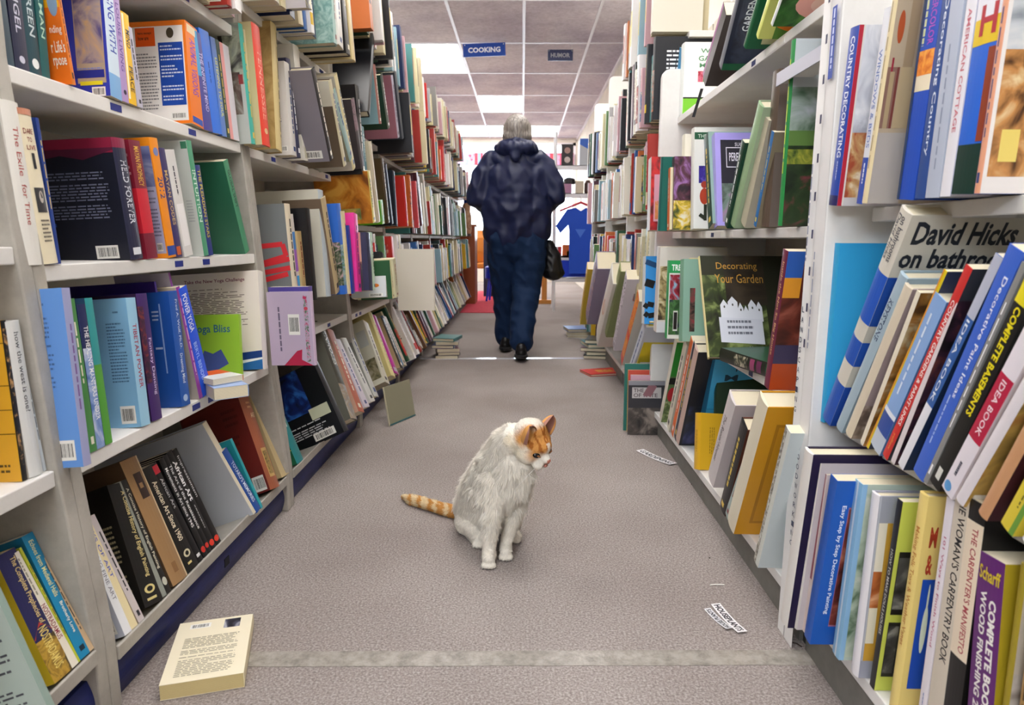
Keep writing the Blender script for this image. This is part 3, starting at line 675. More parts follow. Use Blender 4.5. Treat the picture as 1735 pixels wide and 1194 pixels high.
b('L1D', 'thin black and grey A Concise History of Painting', 277, 291, 198, 822, '#1e1d1c', d=.14, cc='#8a8d86', spine=[('R', 0, 0, .4, 1, '#8e928a'), ('T', 'A Concise History of English Painting', .5, .22, .85, .93, '#e6e0c8', 1), ('E', .45, .07, .95, .14, '#c8c8b8')])
b('L1D', 'tan brown book with dark box near its top', 295, 318, 204, 787, '#9c7a54', 'h', d=.15, cc='#5a4634', spine=[('R', .3, .68, .75, .88, '#3a2a26'), ('R', .4, .76, .6, .80, '#9c7a54'), ('R', .88, 0, 1, 1, '#e0c8a0'), ('R', .3, .08, .55, .16, '#84603c')])
b('L1D', 'black paperback titled American Art Since 1900', 318, 337, 236, 800, '#181716', d=.14, spine=[('T', 'American Art Since 1900', .4, .28, .75, .86, '#e8ddc0', 1), ('E', .3, .12, .8, .19, '#d0c8a8'), ('E', .42, .135, .68, .175, '#181716'), ('R', .3, .06, .6, .08, '#d8c888')])
b('L1D', 'black African Art paperback with red square', 337, 345, 255, 789, '#141416', d=.14, spine=[('R', 0, .9, 1, .98, '#c8283a'), ('T', 'African Art', .3, .55, .75, .85, '#c8c8c8', 1), ('R', .2, .05, .8, .08, '#e8e8e8')])
b('L1D', 'black paperback, Movements in Art Since 1945', 346, 353, 269, 780, '#151517', d=.14, spine=[('T', 'Movements in Art since 1945', .25, .3, .8, .9, '#e4e4e4', 1), ('E', .1, .04, .9, .1, '#d03028')])
b('L1D', 'black paperback, The Art of the Renaissance', 353, 359, 276, 774, '#151517', d=.14, spine=[('T', 'The Art of the Renaissance', .25, .25, .8, .9, '#e4e4e4', 1), ('E', .1, .05, .9, .1, '#d03028')])
b('L1D', 'black paperback with bold African Art title', 359, 367, 282, 768, '#151517', d=.14, spine=[('T', 'African Art', .2, .5, .85, .9, '#f4f4f4', 1, .03), ('P', .35, .2, .65, .45, '#b0b0b0', 1, 1), ('E', .1, .03, .9, .09, '#e03a28')])
b('L1D', 'black paperback titled Impressionism', 367, 375, 290, 765, '#151517', d=.14, spine=[('T', 'Impressionism', .3, .5, .75, .93, '#d4d4d4', 1), ('P', .35, .2, .65, .42, '#b0b0b0', 1, 1), ('E', .1, .03, .9, .09, '#e03a28')])
b('L1D', 'oversized blank bluish white board book', 430, 436, 343, 719, '#e8dfc8', 'h', d=.30, cc='#c4cad4', dx=.015, spine=[])
b('L1D', 'slim blue paperback reading Memories', 436, 443, 377, 766, '#2450a0', d=.14, dx=.02, spine=[('T', "TOTARO'S MEMORIES", .25, .15, .8, .8, '#e4ecf8', 1)])
b('L1D', 'very thin turquoise book', 443, 446, 390, 745, '#2fa4b0', d=.16, dx=.02, spine=[])
b('L1D', 'maroon brown hardback with gold word ART', 452, 474, 394, 680, '#9c5a40', 'h', cs=0.5, d=.18, cc='#6e241f', dx=.01, spine=[('T', 'ART', .45, .74, .95, .79, '#ecd8b0', 0), ('P', .4, .83, .8, .92, '#d8a880', 2), ('R', .3, .12, .85, .42, '#c8a86c'), ('N', .36, .15, .8, .39, '#6a5a30', '#a88c50', '#3a3020', 70, 1)], cover=[('B', .55, .02, .93, .17), ('P', .3, .5, .8, .9, '#5a1c18', 6)])
b('L1D', 'beige cloth art book between maroon and green', 478, 491, 420, 668, '#c2ae84', 'h', d=.17, spine=[('P', .4, .2, .65, .7, '#4a3c28', 1, 1), ('R', .1, .75, .9, .8, '#7a5a38')])
b('L1D', 'dark green cover with frayed teal spine', 504, 514, 446, 653, '#2a8288', 'h', d=.16, cc='#1f6a48', spine=[('P', .4, .3, .7, .9, '#d8e8e0', 1, 1)], cover=[('R', .3, .9, 1, 1, '#c84030'), ('R', .5, .7, .75, .95, '#e8ead8'), ('R', 0, .17, 1, .18, '#c8c060')])
# --- low shelf behind the lilac book
b('L2C', 'grey cover scrawled with bright red squiggles', 498, 507, 481, 345, '#e4d8c0', 'h', dx=-0.13, d=.17, cc='#7f8486',
  cover=[('L', .05, .62, .35, .70, .015, '#e03840'), ('L', .35, .70, .3, .58, .015, '#e03840'), ('L', .3, .58, .9, .60, .015, '#e03840'), ('L', .9, .60, .95, .48, .015, '#e03840'), ('L', .95, .48, .1, .36, .015, '#e03840'), ('L', .1, .36, 1, .45, .015, '#e03840'), ('L', .2, .3, 1, .36, .015, '#e03840'), ('L', .1, .2, .95, .3, .015, '#e03840')])
b('L2C', 'white pamphlet with blue and purple patches', 508, 513, 491, 363, '#e0d8d4', dx=-0.128, d=.12, cc='#8a50b0', spine=[('R', 0, .6, 1, .8, '#3a80c8'), ('R', 0, .35, 1, .6, '#9a5ac0'), ('R', 0, .1, 1, .3, '#3a9ad8')])
b('L2C', 'tan page edged slim book before the black cover', 515, 522, 503, 392, '#c8ac78', dx=-0.12, d=.12)
b('L2C', 'tall plain black cover', 531, 538, 517, 353, '#161518', 'h', dx=-0.1, d=.13, spine=[])
b('L2C', 'tallest off white book with grey blue spine', 545, 561, 530, 320, '#b9c4cc', 'h', dx=-0.09, d=.235, cc='#cfccbe', spine=[])
b('L2C', 'brown and cream cloth book beside the tallest white', 567, 577, 541, 339, '#c0ac84', 'h', dx=-0.08, d=.13, cc='#7c6a58')
b('L2C', 'bright blue book with forest photo band', 584, 592, 568, 345, '#3c74d8', 'h', dx=-0.06, d=.14, cc='#3470d4', cover=[('N', 0, .1, 1, .58, '#1c241c', '#5a6a50', '#c8a8b0', 50, 2)], spine=[('N', 0, .1, 1, .55, '#5a8a50', '#7aa0c0', '#c0ccb0', 50, 2)])
b('L2C', 'cream deckle edged narrow book', 592, 596, 579, 358, '#e0d0a4', 'h', dx=-0.05, d=.12)
b('L2C', 'skinny navy blue paperback', 598, 602, 588, 382, '#1c3c98', dx=-0.04, d=.12, spine=[])
b('L2C', 'short hot pink paperback', 607, 613, 599, 363, '#f038a0', d=.1, dx=-.03)
b('L2C', 'navy spine with lighthouse at dusk cover', 622, 632, 616, 396, '#2c3050', 'h', cs=0.5, d=.16, cc='#d0a48c', cover=[('R', .3, 0, 1, 1, '#2c3050'), ('R', 0, .5, .72, 1, '#c8a08c'), ('N', 0, .0, .72, .5, '#23252c', '#3c4048', '#a87058', 12, 1), ('R', .22, .52, .32, .76, '#6a6478'), ('G', [(.1, .5), (.45, .56), (.7, .45), (.1, .4)], '#2a2a32')], spine=[])
b('L2C', 'pale mint thin book beside the lighthouse', 632, 636, 626, 395, '#c2d8c4', 'h', d=.16)
# --- leaning out of the bottom shelf, next bay
b('L2D', 'glossy black cover with blue whales and white label', 585, 591, 532, 617, '#2a2c30', 'h', d=.25, cc='#15151a', dx=.0, cover=[('N', .0, .42, .72, 1, '#0c1230', '#142a6c', '#2f66b8', 16, 2), ('R', .72, .42, 1, 1, '#121316'), ('P', .1, .12, .85, .3, '#c8c8cc', 6), ('B', .58, .03, .9, .13), ('R', .66, .30, .95, .45, '#c8ccb0')], spine=[])
b('L2D', 'glass clear photo book with white slanted letters', 592, 606, 532, 558, '#45463e', 'h', d=.15, dx=.0, spine=[('N', .0, 0, 1, .35, '#8a8a90', '#a09078', '#b0b8c4', 20, 1), ('T', 'PINHOLES', .3, .55, .8, .92, '#d8d8d0', 1)], cc='#6a6a60')
b('L2D', 'salmon edged photo book', 608, 618, 553, 566, '#b4644c', 'p', d=.15, dx=.0, cc='#c8a08c')
b('L2D', 'lilac white cover with dark red silhouettes', 620, 627, 568, 580, '#d4ccd8', 'p', d=.14, dx=.0, cc='#c8c0cc', cover=[('N', .3, .3, .95, .8, '#5a2a2c', '#8a4a44', '#d0c8d0', 9, 1)])
b('L2D', 'white ribbed spine, faintly lettered', 628, 636, 577, 578, '#d0d0cc', 'p', d=.15, dx=.0)
b('L2D', 'large silver grey hardback, dark panel on cover', 634, 642, 574, 535, '#bcbeba', 'h', d=.2, dx=.0, cc='#8f918c', cover=[('R', .1, .5, .9, .9, '#3c3e40')])
b('L2D', 'white cover showing a small landscape picture', 655, 661, 617, 552, '#dcd8c4', 'p', cs=0.5, d=.14, dx=.0, cc='#dcdac8', cover=[('N', .15, .08, .9, .4, '#4a4c34', '#8a8464', '#b8b09c', 20, 1), ('R', .2, .6, .85, .85, '#c8ccc8')])
b('L2D', 'pale yellow cloth book', 663, 671, 622, 537, '#e0d698', 'h', d=.19, dx=.0, cc='#d4c88c', spine=[('P', .4, .1, .7, .8, '#7a7048', 1, 1)])
b('L2D', 'magenta purple hardback', 669, 676, 630, 542, '#b0188c', 'h', d=.15, dx=.0, spine=[('R', .1, .03, .9, .1, '#b8b8c0')])
b('L2D', 'dark tan photo book next to magenta', 680, 685, 646, 545, '#2a2622', 'h', d=.15, dx=.0, cc='#bca880')
b('L2D', 'narrow book with blue sky and sand cover', 686, 690, 650, 540, '#b8a890', 'p', d=.14, dx=.0, cc='#6a98c0')
b('L2D', 'plain white cover with small flying bird sketch', 697, 703, 664, 529, '#dcdce0', 'p', cs=0.6, d=.16, dx=.0, cc='#e0dfe2', cover=[('L', .3, .3, .5, .45, .01, '#2a3040'), ('L', .5, .45, .7, .38, .01, '#2a3040'), ('L', .45, .43, .4, .2, .008, '#2a3040'), ('E', .5, .5, .62, .58, '#30343c')])
b('L2D', 'white spine lettered FORESHORTENING', 705, 717, 679, 530, '#dedcd8', 'p', d=.16, dx=.0, spine=[('T', 'FORESHORTENING', .15, .05, .9, .75, '#202848', 1, .02)])
b('L2D', 'bright yellow spine after the white lettered one', 717, 725, 688, 527, '#e6b81c', 'p', d=.16, dx=.0)
b('L2D', 'cream spine with a chain of circles, Cookbook', 725, 734, 700, 528, '#d8d0c4', 'p', d=.16, dx=.0, spine=[('T', 'OCOCOOKBOOK', .1, .05, .9, .9, '#6a5a50', 1)])
# --- next bay
b('L3B', 'swirling orange and green painting cover', 632, 637, 622, 290, '#d8c040', 'p', d=.22, dx=.03, cc='#b8741c', cover=[('N', .0, 0, 1, 1, '#7a4410', '#c07820', '#e0a848', 9, 4), ('N', .2, .08, .8, .3, '#4a5a2c', '#7a8a50', '#c8a850', 14, 2)])
b('L3B', 'tall bone white cloth spine', 638, 645, 622, 241, '#cfc6ac', 'h', d=.2, dx=.02, spine=[])
b('L3B', 'bright green thin book at the tall white', 646, 652, 642, 340, '#5aa020', 'p', d=.16)
b('L3B', 'brown and black narrow hardback', 653, 661, 641, 270, '#4a3a24', 'h', d=.18)
b('L3B', 'first of two tall blue black hardbacks', 662, 667, 650, 281, '#1a2230', 'h', d=.19, spine=[])
b('L3B', 'second of two tall blue black hardbacks', 667, 674, 661, 288, '#141a26', 'h', d=.19, spine=[('R', .86, 0, 1, 1, '#c8ccd0')])
b('L3B', 'bright red cloth book with stitched edge', 683, 692, 676, 297, '#c02420', 'h', d=.18, dx=.02, cc='#c8281f')
b('L3B', 'orange and black patterned spine', 694, 700, 689, 296, '#c06020', 'h', d=.16, dx=.02, spine=[('N', 0, 0, 1, 1, '#1c140c', '#c86020', '#d87a38', 40, 1)])
b('L3B', 'coral pink hardback', 706, 711, 700, 306, '#cc4a50', 'h', d=.16, dx=.02)
b('L3B', 'deep plum narrow spine', 713, 718, 703, 296, '#4a2030', 'p', d=.16, dx=.02)
b('L3B', 'white spine with an orange circle', 722, 727, 713, 300, '#d8d4cc', 'h', d=.16, spine=[('E', .1, .78, .9, .92, '#c07040')])
b('L3T', 'black cloth book slipping forward above the others', 622, 626, 632, 50, '#15171c', 'h', d=.22, spine=[])
b('L3T', 'pale blue book with red brown spine', 640, 647, 629, 108, '#8c4030', 'h', d=.16, cc='#88aab4')
b('L3T', 'dark green hardback with black top', 655, 662, 642, 130, '#152c20', 'h', d=.18, cc='#1a3626')
b('L3T', 'shiny grey lilac jacket with red edge', 672, 678, 660, 128, '#a09aae', 'p', d=.16, cc='#a87080')
b('L3T', 'glossy slate blue tall hardback', 678, 686, 664, 125, '#3c4650', 'h', d=.2, spine=[])
b('L3C', 'black book with blue foot beneath pale stack', 642, 652, 640, 433, '#13171b', 'h', d=.12, dx=.03, spine=[('R', 0, 0, 1, .12, '#4a88a8')])
b('L3C', 'white pamphlet with orange flower', 655, 659, 653, 452, '#dcd8d4', 'p', d=.14, dx=.06, cc='#d8dce0', cover=[('E', .55, .3, .8, .42, '#e08030'), ('B', .5, .02, .9, .12)])
b('L3C', 'dark green leafy cover bordered cream', 665, 669, 660, 441, '#d8d4a8', 'p', d=.14, dx=.08, cc='#2c5a38', cover=[('R', .0, 0, .1, 1, '#d8d4a8')])
b('L3C', 'cream edged book touching the blank board', 670, 676, 664, 440, '#d4d0b0', 'p', d=.14, dx=.09)
# ------------------------------------------------------------ grey-based side, beside the camera
b('R1B', 'blue spined red edged Country Decorating paperback', 1418, 1404, 1457, 43, '#2a4aa8', cs=0.3, d=.235, dx=0.06, cc='#c8c6c8',
  spine=[('T', 'COUNTRY DECORATING', .3, .28, .75, .95, '#e8ecf8', 1, .02), ('P', .4, .14, .6, .26, '#c8d0f0', 1, 1), ('R', 0, .0, 1, .06, '#2a2a60')],
  cover=[('R', 0, 0, .1, 1, '#b02438'), ('R', .1, 0, .14, 1, '#d8d4d0'), ('N', .14, .05, .8, .42, '#a04a30', '#c8a06c', '#e8dcc0', 22, 1), ('N', .14, .42, .8, 1, '#a8acb8', '#ccd0d8', '#e4e6ea', 14, 1)])
b('R1B', 'glossy white paperback with pale blue lettering', 1461, 1451, 1510, 12, '#e2e4ea', d=.2, dx=0.045, cc='#d4d0d4', spine=[('T', 'WINDOWS & BEDS', .25, .3, .75, .8, '#7088c0', 1), ('R', 0, 0, 1, .25, '#3a58b0'), ('P', .3, .05, .7, .22, '#e8ecf4', 1, 1)])
b('R1B', 'cream spined book with beige fireplace room cover', 1469, 1460, 1528, -40, '#e2d2a8', 'h', cs=0.22, d=.22, dx=.05, cc='#b9a78c', spine=[('P', .35, .1, .65, .9, '#9a8a68', 1, 1)],
  cover=[('R', .0, .35, .3, .62, '#8c6a5c'), ('R', .3, .35, .38, .62, '#7a4038'), ('R', .1, .35, .24, .6, '#b09a74'), ('R', .4, .35, 1, .62, '#bca680'), ('R', .45, .62, .75, 1, '#a89070'), ('R', .0, 0, 1, .33, '#b5ada4'), ('E', .12, .72, .32, .86, '#b4552c'), ('R', .1, .6, .16, .66, '#9a2c3c')])
b('R1B', 'bright blue wide spine with orange picture band', 1547, 1519, 1604, -50, '#2450b8', d=.18, dx=.03, spine=[('R', 0, .5, 1, .57, '#e8dcc0'), ('N', 0, .57, 1, .68, '#c86018', '#e88a2c', '#f0a848', 60, 1), ('T', 'WATERCOLOR', .55, .7, .85, 1, '#b050c0', 1), ('P', .15, .7, .45, 1, '#c8d0a0', 1, 1), ('R', 0, 0, .18, 1, '#1c3a64')])
b('R1B', 'navy blue spine with long white title', 1566, 1549, 1622, -50, '#2c4c8c', d=.19, dx=.03, spine=[('T', 'Decorating Country', .35, .2, .75, .9, '#e4ecf8', 1)])
b('R1B', 'glossy silver blue jacket beside the navy spine', 1590, 1567, 1640, -50, '#b4bccc', d=.18, dx=.03, spine=[('P', .4, .1, .6, .7, '#8890a8', 1, 1)])
b('R1B', 'white spine with red letters Tuscan Cottage', 1609, 1592, 1664, -50, '#e6e4ea', d=.17, dx=.03, spine=[('T', 'AMERICAN COTTAGE', .35, .3, .7, .85, '#c86a78', 1)])
b('R1B', 'blue and green spine with yellow band, red H', 1650, 1611, 1708, -50, '#2064d0', d=.18, dx=.03, tmax=.05, spine=[('R', 0, 0, 1, .24, '#10342c'), ('R', 0, .7, 1, .82, '#e0c01c'), ('R', 0, .82, 1, 1, '#e4e4ec'), ('T', 'H', .25, .74, .9, .88, '#b02030', 0, .03), ('R', .75, .25, 1, .68, '#8a3a20')])
b('R1B', 'large cover of patchwork quilts and toy houses', 1660, 1650, 1718, -50, '#e0a080', 'h', cs=0.5, d=.25, dx=.03, cc='#ece6e2', cover=[('N', .04, .08, .95, .66, '#4a2c18', '#c88c50', '#e8d0a0', 16, 1), ('R', .3, .45, .55, .62, '#e4dcd0'), ('R', .12, .15, .3, .3, '#e8d070'), ('R', .6, .2, .8, .4, '#d8a080'), ('N', .04, .66, .95, 1, '#8a9098', '#c8ccd0', '#e8e4e0', 12, 1)])
# leaning row
C1 = 'R1C'
b(C1, 'pale slim book poking up behind the cyan cover', 1400, 1396, 1440, 402, '#6a58a8', d=.14, dx=-.10, cc='#c8b8c8', h=.36)
b(C1, 'red cover poking up behind the cyan cover', 1408, 1401, 1452, 414, '#88c0d8', d=.14, dx=-.09, cc='#8c2c28', h=.36, cover=[('T', 'TAUNTON', .25, .93, .9, .965, '#c8a090', 0)])
b(C1, 'big plain cyan blue jacket', 1397, 1388, 1422, 432, '#2f9ccc', 'h', d=.25, dx=.0, cc='#2f9cd4', spine=[], h=.33)
b(C1, 'white and blue banded bathroom book jacket', 1406, 1390, 1546, 366, '#d8d2c4', 'h', cs=0.62, d=.26, dx=.0, cc='#d6d0c0',
  spine=[('R', 0, 0, 1, .22, '#2858b8'), ('R', 0, .33, 1, .45, '#2858b8'), ('R', 0, .53, 1, .75, '#2c5cc0'), ('T', 'David Hicks', .2, .8, .5, .98, '#55555c', 1), ('T', 'on bathrooms', .55, .8, .85, .98, '#55555c', 1)],
  cover=[('R', 0, 0, 1, .22, '#2450b0'), ('R', 0, .33, 1, .45, '#2858b8'), ('R', 0, .53, 1, .75, '#2450a8'), ('T', 'David Hicks', .08, .885, 1.02, .975, '#2c2f36', 0, .03), ('T', 'on bathrooms', .04, .79, 1.2, .87, '#2c2f36', 0, .03)])
b(C1, 'pale blue grey jacket lettered Keystone', 1426, 1414, 1538, 474, '#a8bcc8', 'h', d=.16, dx=.0, cc='#8fa4b0', spine=[('T', 'KEYSTONE', .3, .62, .75, .86, '#24365c', 1)])
b(C1, 'taupe jacket with cream edge', 1442, 1430, 1546, 492, '#dccfb8', 'h', d=.16, dx=.0, cc='#a89898', cover=[('N', 0, 0, 1, .25, '#6a5a50', '#948478', '#b0a49c', 30, 1)], spine=[])
b(C1, 'brown and gold picture book with white edge', 1462, 1456, 1560, 498, '#e6ddc8', d=.15, dx=.0, cc='#7c5a34', cover=[('N', 0, 0, 1, 1, '#5a3a1c', '#a87434', '#c8b890', 18, 1)], spine=[])
b(C1, 'yellow and orange striped narrow paperback', 1471, 1466, 1605, 462, '#e0c81c', d=.17, dx=.0, cc='#2c3450', spine=[('R', .0, 0, .4, 1, '#e0982c')])
b(C1, 'light blue paperback with white chevron', 1490, 1470, 1604, 514, '#8aacdc', d=.13, dx=.0, cc='#5a7cb0', spine=[('R', 0, 0, 1, .12, '#c0cad8'), ('R', 0, .12, 1, .25, '#33509c'), ('R', 0, .25, 1, .28, '#e4e8f0'), ('P', .35, .35, .6, .9, '#dce6f4', 1, 1)])
b(C1, 'red spine reading Country Curtains Links', 1503, 1493, 1648, 458, '#cc3330', d=.17, dx=.0, cc='#3a3c44', spine=[('T', 'COUNTRY GARDENS & PAINT LINKS', .3, .2, .75, .85, '#f4e8e4', 1, .02), ('T', 'yellow', .3, .05, .7, .15, '#e8a040', 1)])
b(C1, 'white edged book with dark plum picture cover', 1515, 1508, 1624, 511, '#dcd2d4', d=.14, dx=.0, cc='#32202c', cover=[('N', .0, 0, 1, 1, '#1c1418', '#3c2434', '#6a3a34', 22, 1)], spine=[('P', .3, .1, .7, .9, '#7a6a70', 1, 1)])
b(C1, 'white and blue Idea Book paperback', 1530, 1519, 1700, 440, '#3460a4', d=.15, dx=.0, cc='#1e2e48', spine=[('R', 0, 0, 1, .34, '#e4e4ea'), ('R', 0, .75, 1, 1, '#b4b8c8'), ('T', 'IDEA BOOK', .3, .36, .7, .74, '#e8f0f8', 1)])
b(C1, 'blue paperback Decorating with Paint and Decor', 1563, 1543, 1735, 430, '#3f66c8', d=.15, dx=.0, spine=[('T', 'Decorative Paint Ideas', .55, .4, .8, .9, '#eef2ff', 1), ('P', .3, .15, .5, .4, '#b0c4f0', 1, 1)])
b(C1, 'grey silver narrow paperback before the black one', 1570, 1563, 1740, 450, '#8a8a88', d=.14, dx=.0)
b(C1, 'black paperback with yellow title Complete Basements', 1590, 1571, 1768, 470, '#1c1c1a', d=.15, dx=.0, spine=[('T', 'COMPLETE BASEMENTS', .3, .38, .75, .86, '#e8d820', 1, .03), ('R', 0, .87, 1, 1, '#e4d428'), ('R', .3, .04, .7, .1, '#d8d8d0')])
b(C1, 'white spine with crimson Idea Book band', 1612, 1590, 1800, 500, '#e4dde4', d=.15, dx=.0, spine=[('R', 0, .30, 1, .62, '#b82444'), ('T', 'IDEA BOOK', .35, .33, .7, .6, '#f4dce4', 1), ('E', .1, .01, .7, .06, '#5a98d0'), ('P', .3, .1, .7, .18, '#4a4a58', 1, 1)])
b(C1, 'white book with brown cafe table cover', 1632, 1616, 1830, 520, '#e0dade', 'h', d=.2, dx=.0, cc='#a8783c', cover=[('N', 0, 0, 1, 1, '#2c2418', '#c8a050', '#a05a2c', 9, 2)], spine=[])
b(C1, 'peach coloured thick spine', 1672, 1654, 1850, 560, '#c8966c', 'h', d=.17, dx=.0, cc='#3c1a24', spine=[('P', .4, .1, .6, .2, '#6a4a3a', 1, 1)])
b(C1, 'lemon yellow and green spine', 1715, 1690, 1880, 620, '#d8c43c', 'p', d=.16, dx=.0, spine=[('R', .7, 0, 1, .6, '#6a9a3c'), ('P', .4, .1, .6, .5, '#5a5820', 1, 1)])
b(C1, 'white back cover with black barcode', 1742, 1728, 1900, 700, '#e4e4e8', d=.16, dx=.0, cover=[('B', .1, .03, .5, .16)], spine=[])
# low shelf
D1 = 'R1D'
b(D1, 'oversized white spine with midnight blue cover', 1334, 1322, 1378, 772, '#dedad4', 'h', d=.25, dx=0.085, cc='#231a38', spine=[])
b(D1, 'creamy white thick spine next to midnight blue', 1350, 1339, 1392, 787, '#dcd8d0', 'h', d=.22, dx=0.07, cc='#c8bfc0', spine=[('R', 0, .9, .6, 1, '#3a4a7a')])
b(D1, 'narrow maroon striped spine', 1364, 1358, 1402, 806, '#dccbc4', 'p', d=.2, dx=0.06, spine=[('R', .3, .35, .8, 1, '#8a4450')])
b(D1, 'royal blue cover, Easy Step by Step Decorative Painting', 1372, 1362, 1419, 816, '#1c58b4', 'p', cs=0.5, d=.22, dx=.065, cc='#1f5cb8', spine=[],
  cover=[('T', 'Easy Step by Step Decorative Painting', .12, .2, .20, .86, '#e8f0fc', 1, .015), ('R', .235, .12, .9, .85, '#a06a8a'), ('N', .245, .13, .9, .84, '#3c1c1c', '#7a3830', '#b07058', 12, 1)])
b(D1, 'light blue glossy craft magazines', 1421, 1410, 1462, 822, '#8cbcdc', 'p', cs=0.3, d=.22, dx=0.035, cc='#c0cec0', spine=[('R', .4, 0, .6, 1, '#d8e4ec')], cover=[('R', .0, 0, .12, 1, '#8cb8dc'), ('N', .12, .02, .9, .95, '#4a6a48', '#b8c8b0', '#dce0d0', 14, 1)])
b(D1, 'white spined book of hands shaping wood', 1454, 1442, 1491, 842, '#e2e0e4', 'h', cs=0.14, d=.2, dx=0.025, cc='#9a9cac', spine=[], cover=[('R', .03, .1, .12, 1, '#b4b8c4'), ('R', .13, .1, .9, .86, '#c89a3c'), ('R', .13, .6, .6, .86, '#e4dccc'), ('N', .13, .4, .6, .6, '#7a3818', '#b86838', '#e0b088', 10, 1), ('R', .13, .2, .6, .4, '#e0d8c4')])
b(D1, 'narrow tan paperback seen behind the lime one', 1464, 1457, 1560, 812, '#c8b090', 'p', d=.12, dx=-.1, h=.26)
b(D1, 'black spined lime green craft book', 1481, 1473, 1530, 852, '#1a1a1c', 'p', cs=0.13, d=.22, dx=0.015, cc='#c2cc58', spine=[('T', 'HOW TO MAKE DOLLS HOUSES', .3, .3, .7, .75, '#d0d0c8', 1)], cover=[('R', .22, .42, .9, .75, '#1c1c1c'), ('R', .22, .08, .9, .38, '#262626'), ('N', .26, .45, .8, .72, '#1c1c1c', '#4a4a4a', '#a8a8a0', 14, 1), ('N', .26, .1, .8, .36, '#1c1c1c', '#4a4a4a', '#a8a8a0', 14, 1)])
b(D1, 'butter yellow cover, Making Folk Toys and Weather Vanes', 1519, 1506, 1574, 843, '#e4cc7c', 'h', cs=0.16, d=.2, dx=.01, cc='#e0c878', spine=[('T', 'Making Folk Toys & Weather Vanes', .3, .32, .75, .86, '#b87830', 1)],
  cover=[('T', 'M', .3, .78, .62, .87, '#a83a24', 0, .03), ('T', '&', .3, .66, .58, .75, '#a83a24', 0, .03), ('R', .26, .13, .95, .64, '#1c4cb0'), ('E', .5, .3, .75, .52, '#e0ecd4'), ('E', .58, .48, .66, .62, '#e0ecd4')])
b(D1, 'white paperback, 101 Ways to Finish Wood', 1561, 1550, 1617, 850, '#e2dce2', 'p', d=.17, dx=.005, spine=[('T', '101 Ways to Finish Wood', .3, .4, .7, .85, '#b86080', 1), ('P', .4, .08, .6, .2, '#3a6aa8', 1, 1)])
b(D1, "beige spine reading The Woman's Carpentry Book", 1588, 1563, 1651, 838, '#cfc5b4', 'p', d=.17, dx=.005, spine=[('T', "THE WOMAN'S CARPENTRY BOOK", .35, .36, .75, .98, '#1e1c20', 1, .01), ('P', .4, .24, .65, .33, '#c86048', 1, 1), ('E', .3, .04, .7, .08, '#3a3a3a')])
b(D1, "cream and black spine, The Carpenter's Manifesto", 1612, 1585, 1672, 860, '#141314', 'p', d=.17, dx=.005, spine=[('R', 0, .44, 1, .93, '#e4d4bc'), ('T', "THE CARPENTER'S MANIFESTO", .5, .46, .8, .91, '#a83c48', 1), ('E', .2, .06, .65, .14, '#d8d8d0'), ('E', .28, .08, .57, .12, '#141314')])
b(D1, 'black cover with dark red block letters', 1622, 1612, 1700, 868, '#1a1816', 'h', d=.17, dx=-.04, cc='#2a2622', cover=[('T', 'THE', .1, .72, .9, .85, '#5a2a24', 0, .04)], spine=[])
b(D1, 'purple spine, Complete Book of Wood Finishing', 1668, 1628, 1703, 962, '#5e1f6c', 'p', d=.17, dx=.005, tmax=.05, cc='#a08c20', spine=[('T', 'COMPLETE BOOK OF', .56, .30, .82, .84, '#f0ece8', 1, .04), ('T', 'WOOD FINISHING 2nd Ed.', .22, .27, .46, .86, '#f0ece8', 1, .03), ('T', 'Scharff', .1, .9, .9, .955, '#d8c028', 0, .02), ('N', .2, .1, .8, .18, '#5e1f6c', '#c8b42c', '#d8c83c', 60, 1)])
b(D1, 'mustard edged book with pale picture cover', 1682, 1672, 1742, 960, '#9c8a24', 'h', d=.17, dx=.0, cc='#c8bca8', cover=[('N', 0, 0, 1, .6, '#8a7c6c', '#c8beb0', '#e0dcd4', 14, 1), ('R', .3, .2, .7, .3, '#4a5460')], spine=[])
b(D1, 'tan wood coloured spine', 1712, 1698, 1776, 950, '#a8844c', 'h', d=.17, dx=.0, cc='#6a4c2c', spine=[('P', .3, .3, .7, .8, '#4a3420', 1, 1)])
b(D1, "white spine with red word Children's", 1748, 1722, 1800, 930, '#e2e0dc', 'p', d=.17, dx=.0, spine=[('T', "CHILDREN'S", .3, .4, .75, .8, '#c83c34', 1)])
# ------------------------------------------------------------ gardening bookcase
E2 = 'R2D'
b(E2, 'green topped paperback with red badge', 1120, 1116, 1147, 581, '#dcd8c8', 'p', cs=0.4, d=.16, dx=.0, cc='#5a7a4c', cover=[('R', 0, .6, 1, 1, '#2e8c30'), ('T', 'fo', .35, .66, .8, .74, '#f0f4e8', 0), ('R', 0, .5, 1, .58, '#181818'), ('E', .05, .28, .5, .46, '#c02430'), ('N', 0, 0, 1, .28, '#4a6030', '#8a9c60', '#c8c8b0', 20, 1)], spine=[])
b(E2, 'two tone cream grey paperback', 1133, 1128, 1164, 586, '#dcd6c4', 'p', d=.16, cc='#b8b4a4')
b(E2, 'bright orange narrow spine', 1140, 1136, 1174, 580, '#dc6418', 'p', d=.16, cc='#d8d4cc')
b(E2, 'navy spine with small red type', 1145, 1141, 1179, 588, '#1e2238', 'p', d=.16, cc='#c8c4c0')
b(E2, 'black cover with blue figures and pink edge', 1150, 1144, 1183, 598, '#c4a89c', 'h', d=.17, cc='#1a1a22', cover=[('N', .05, .02, .9, .45, '#15151c', '#22284c', '#5a5c8c', 9, 1)], spine=[])
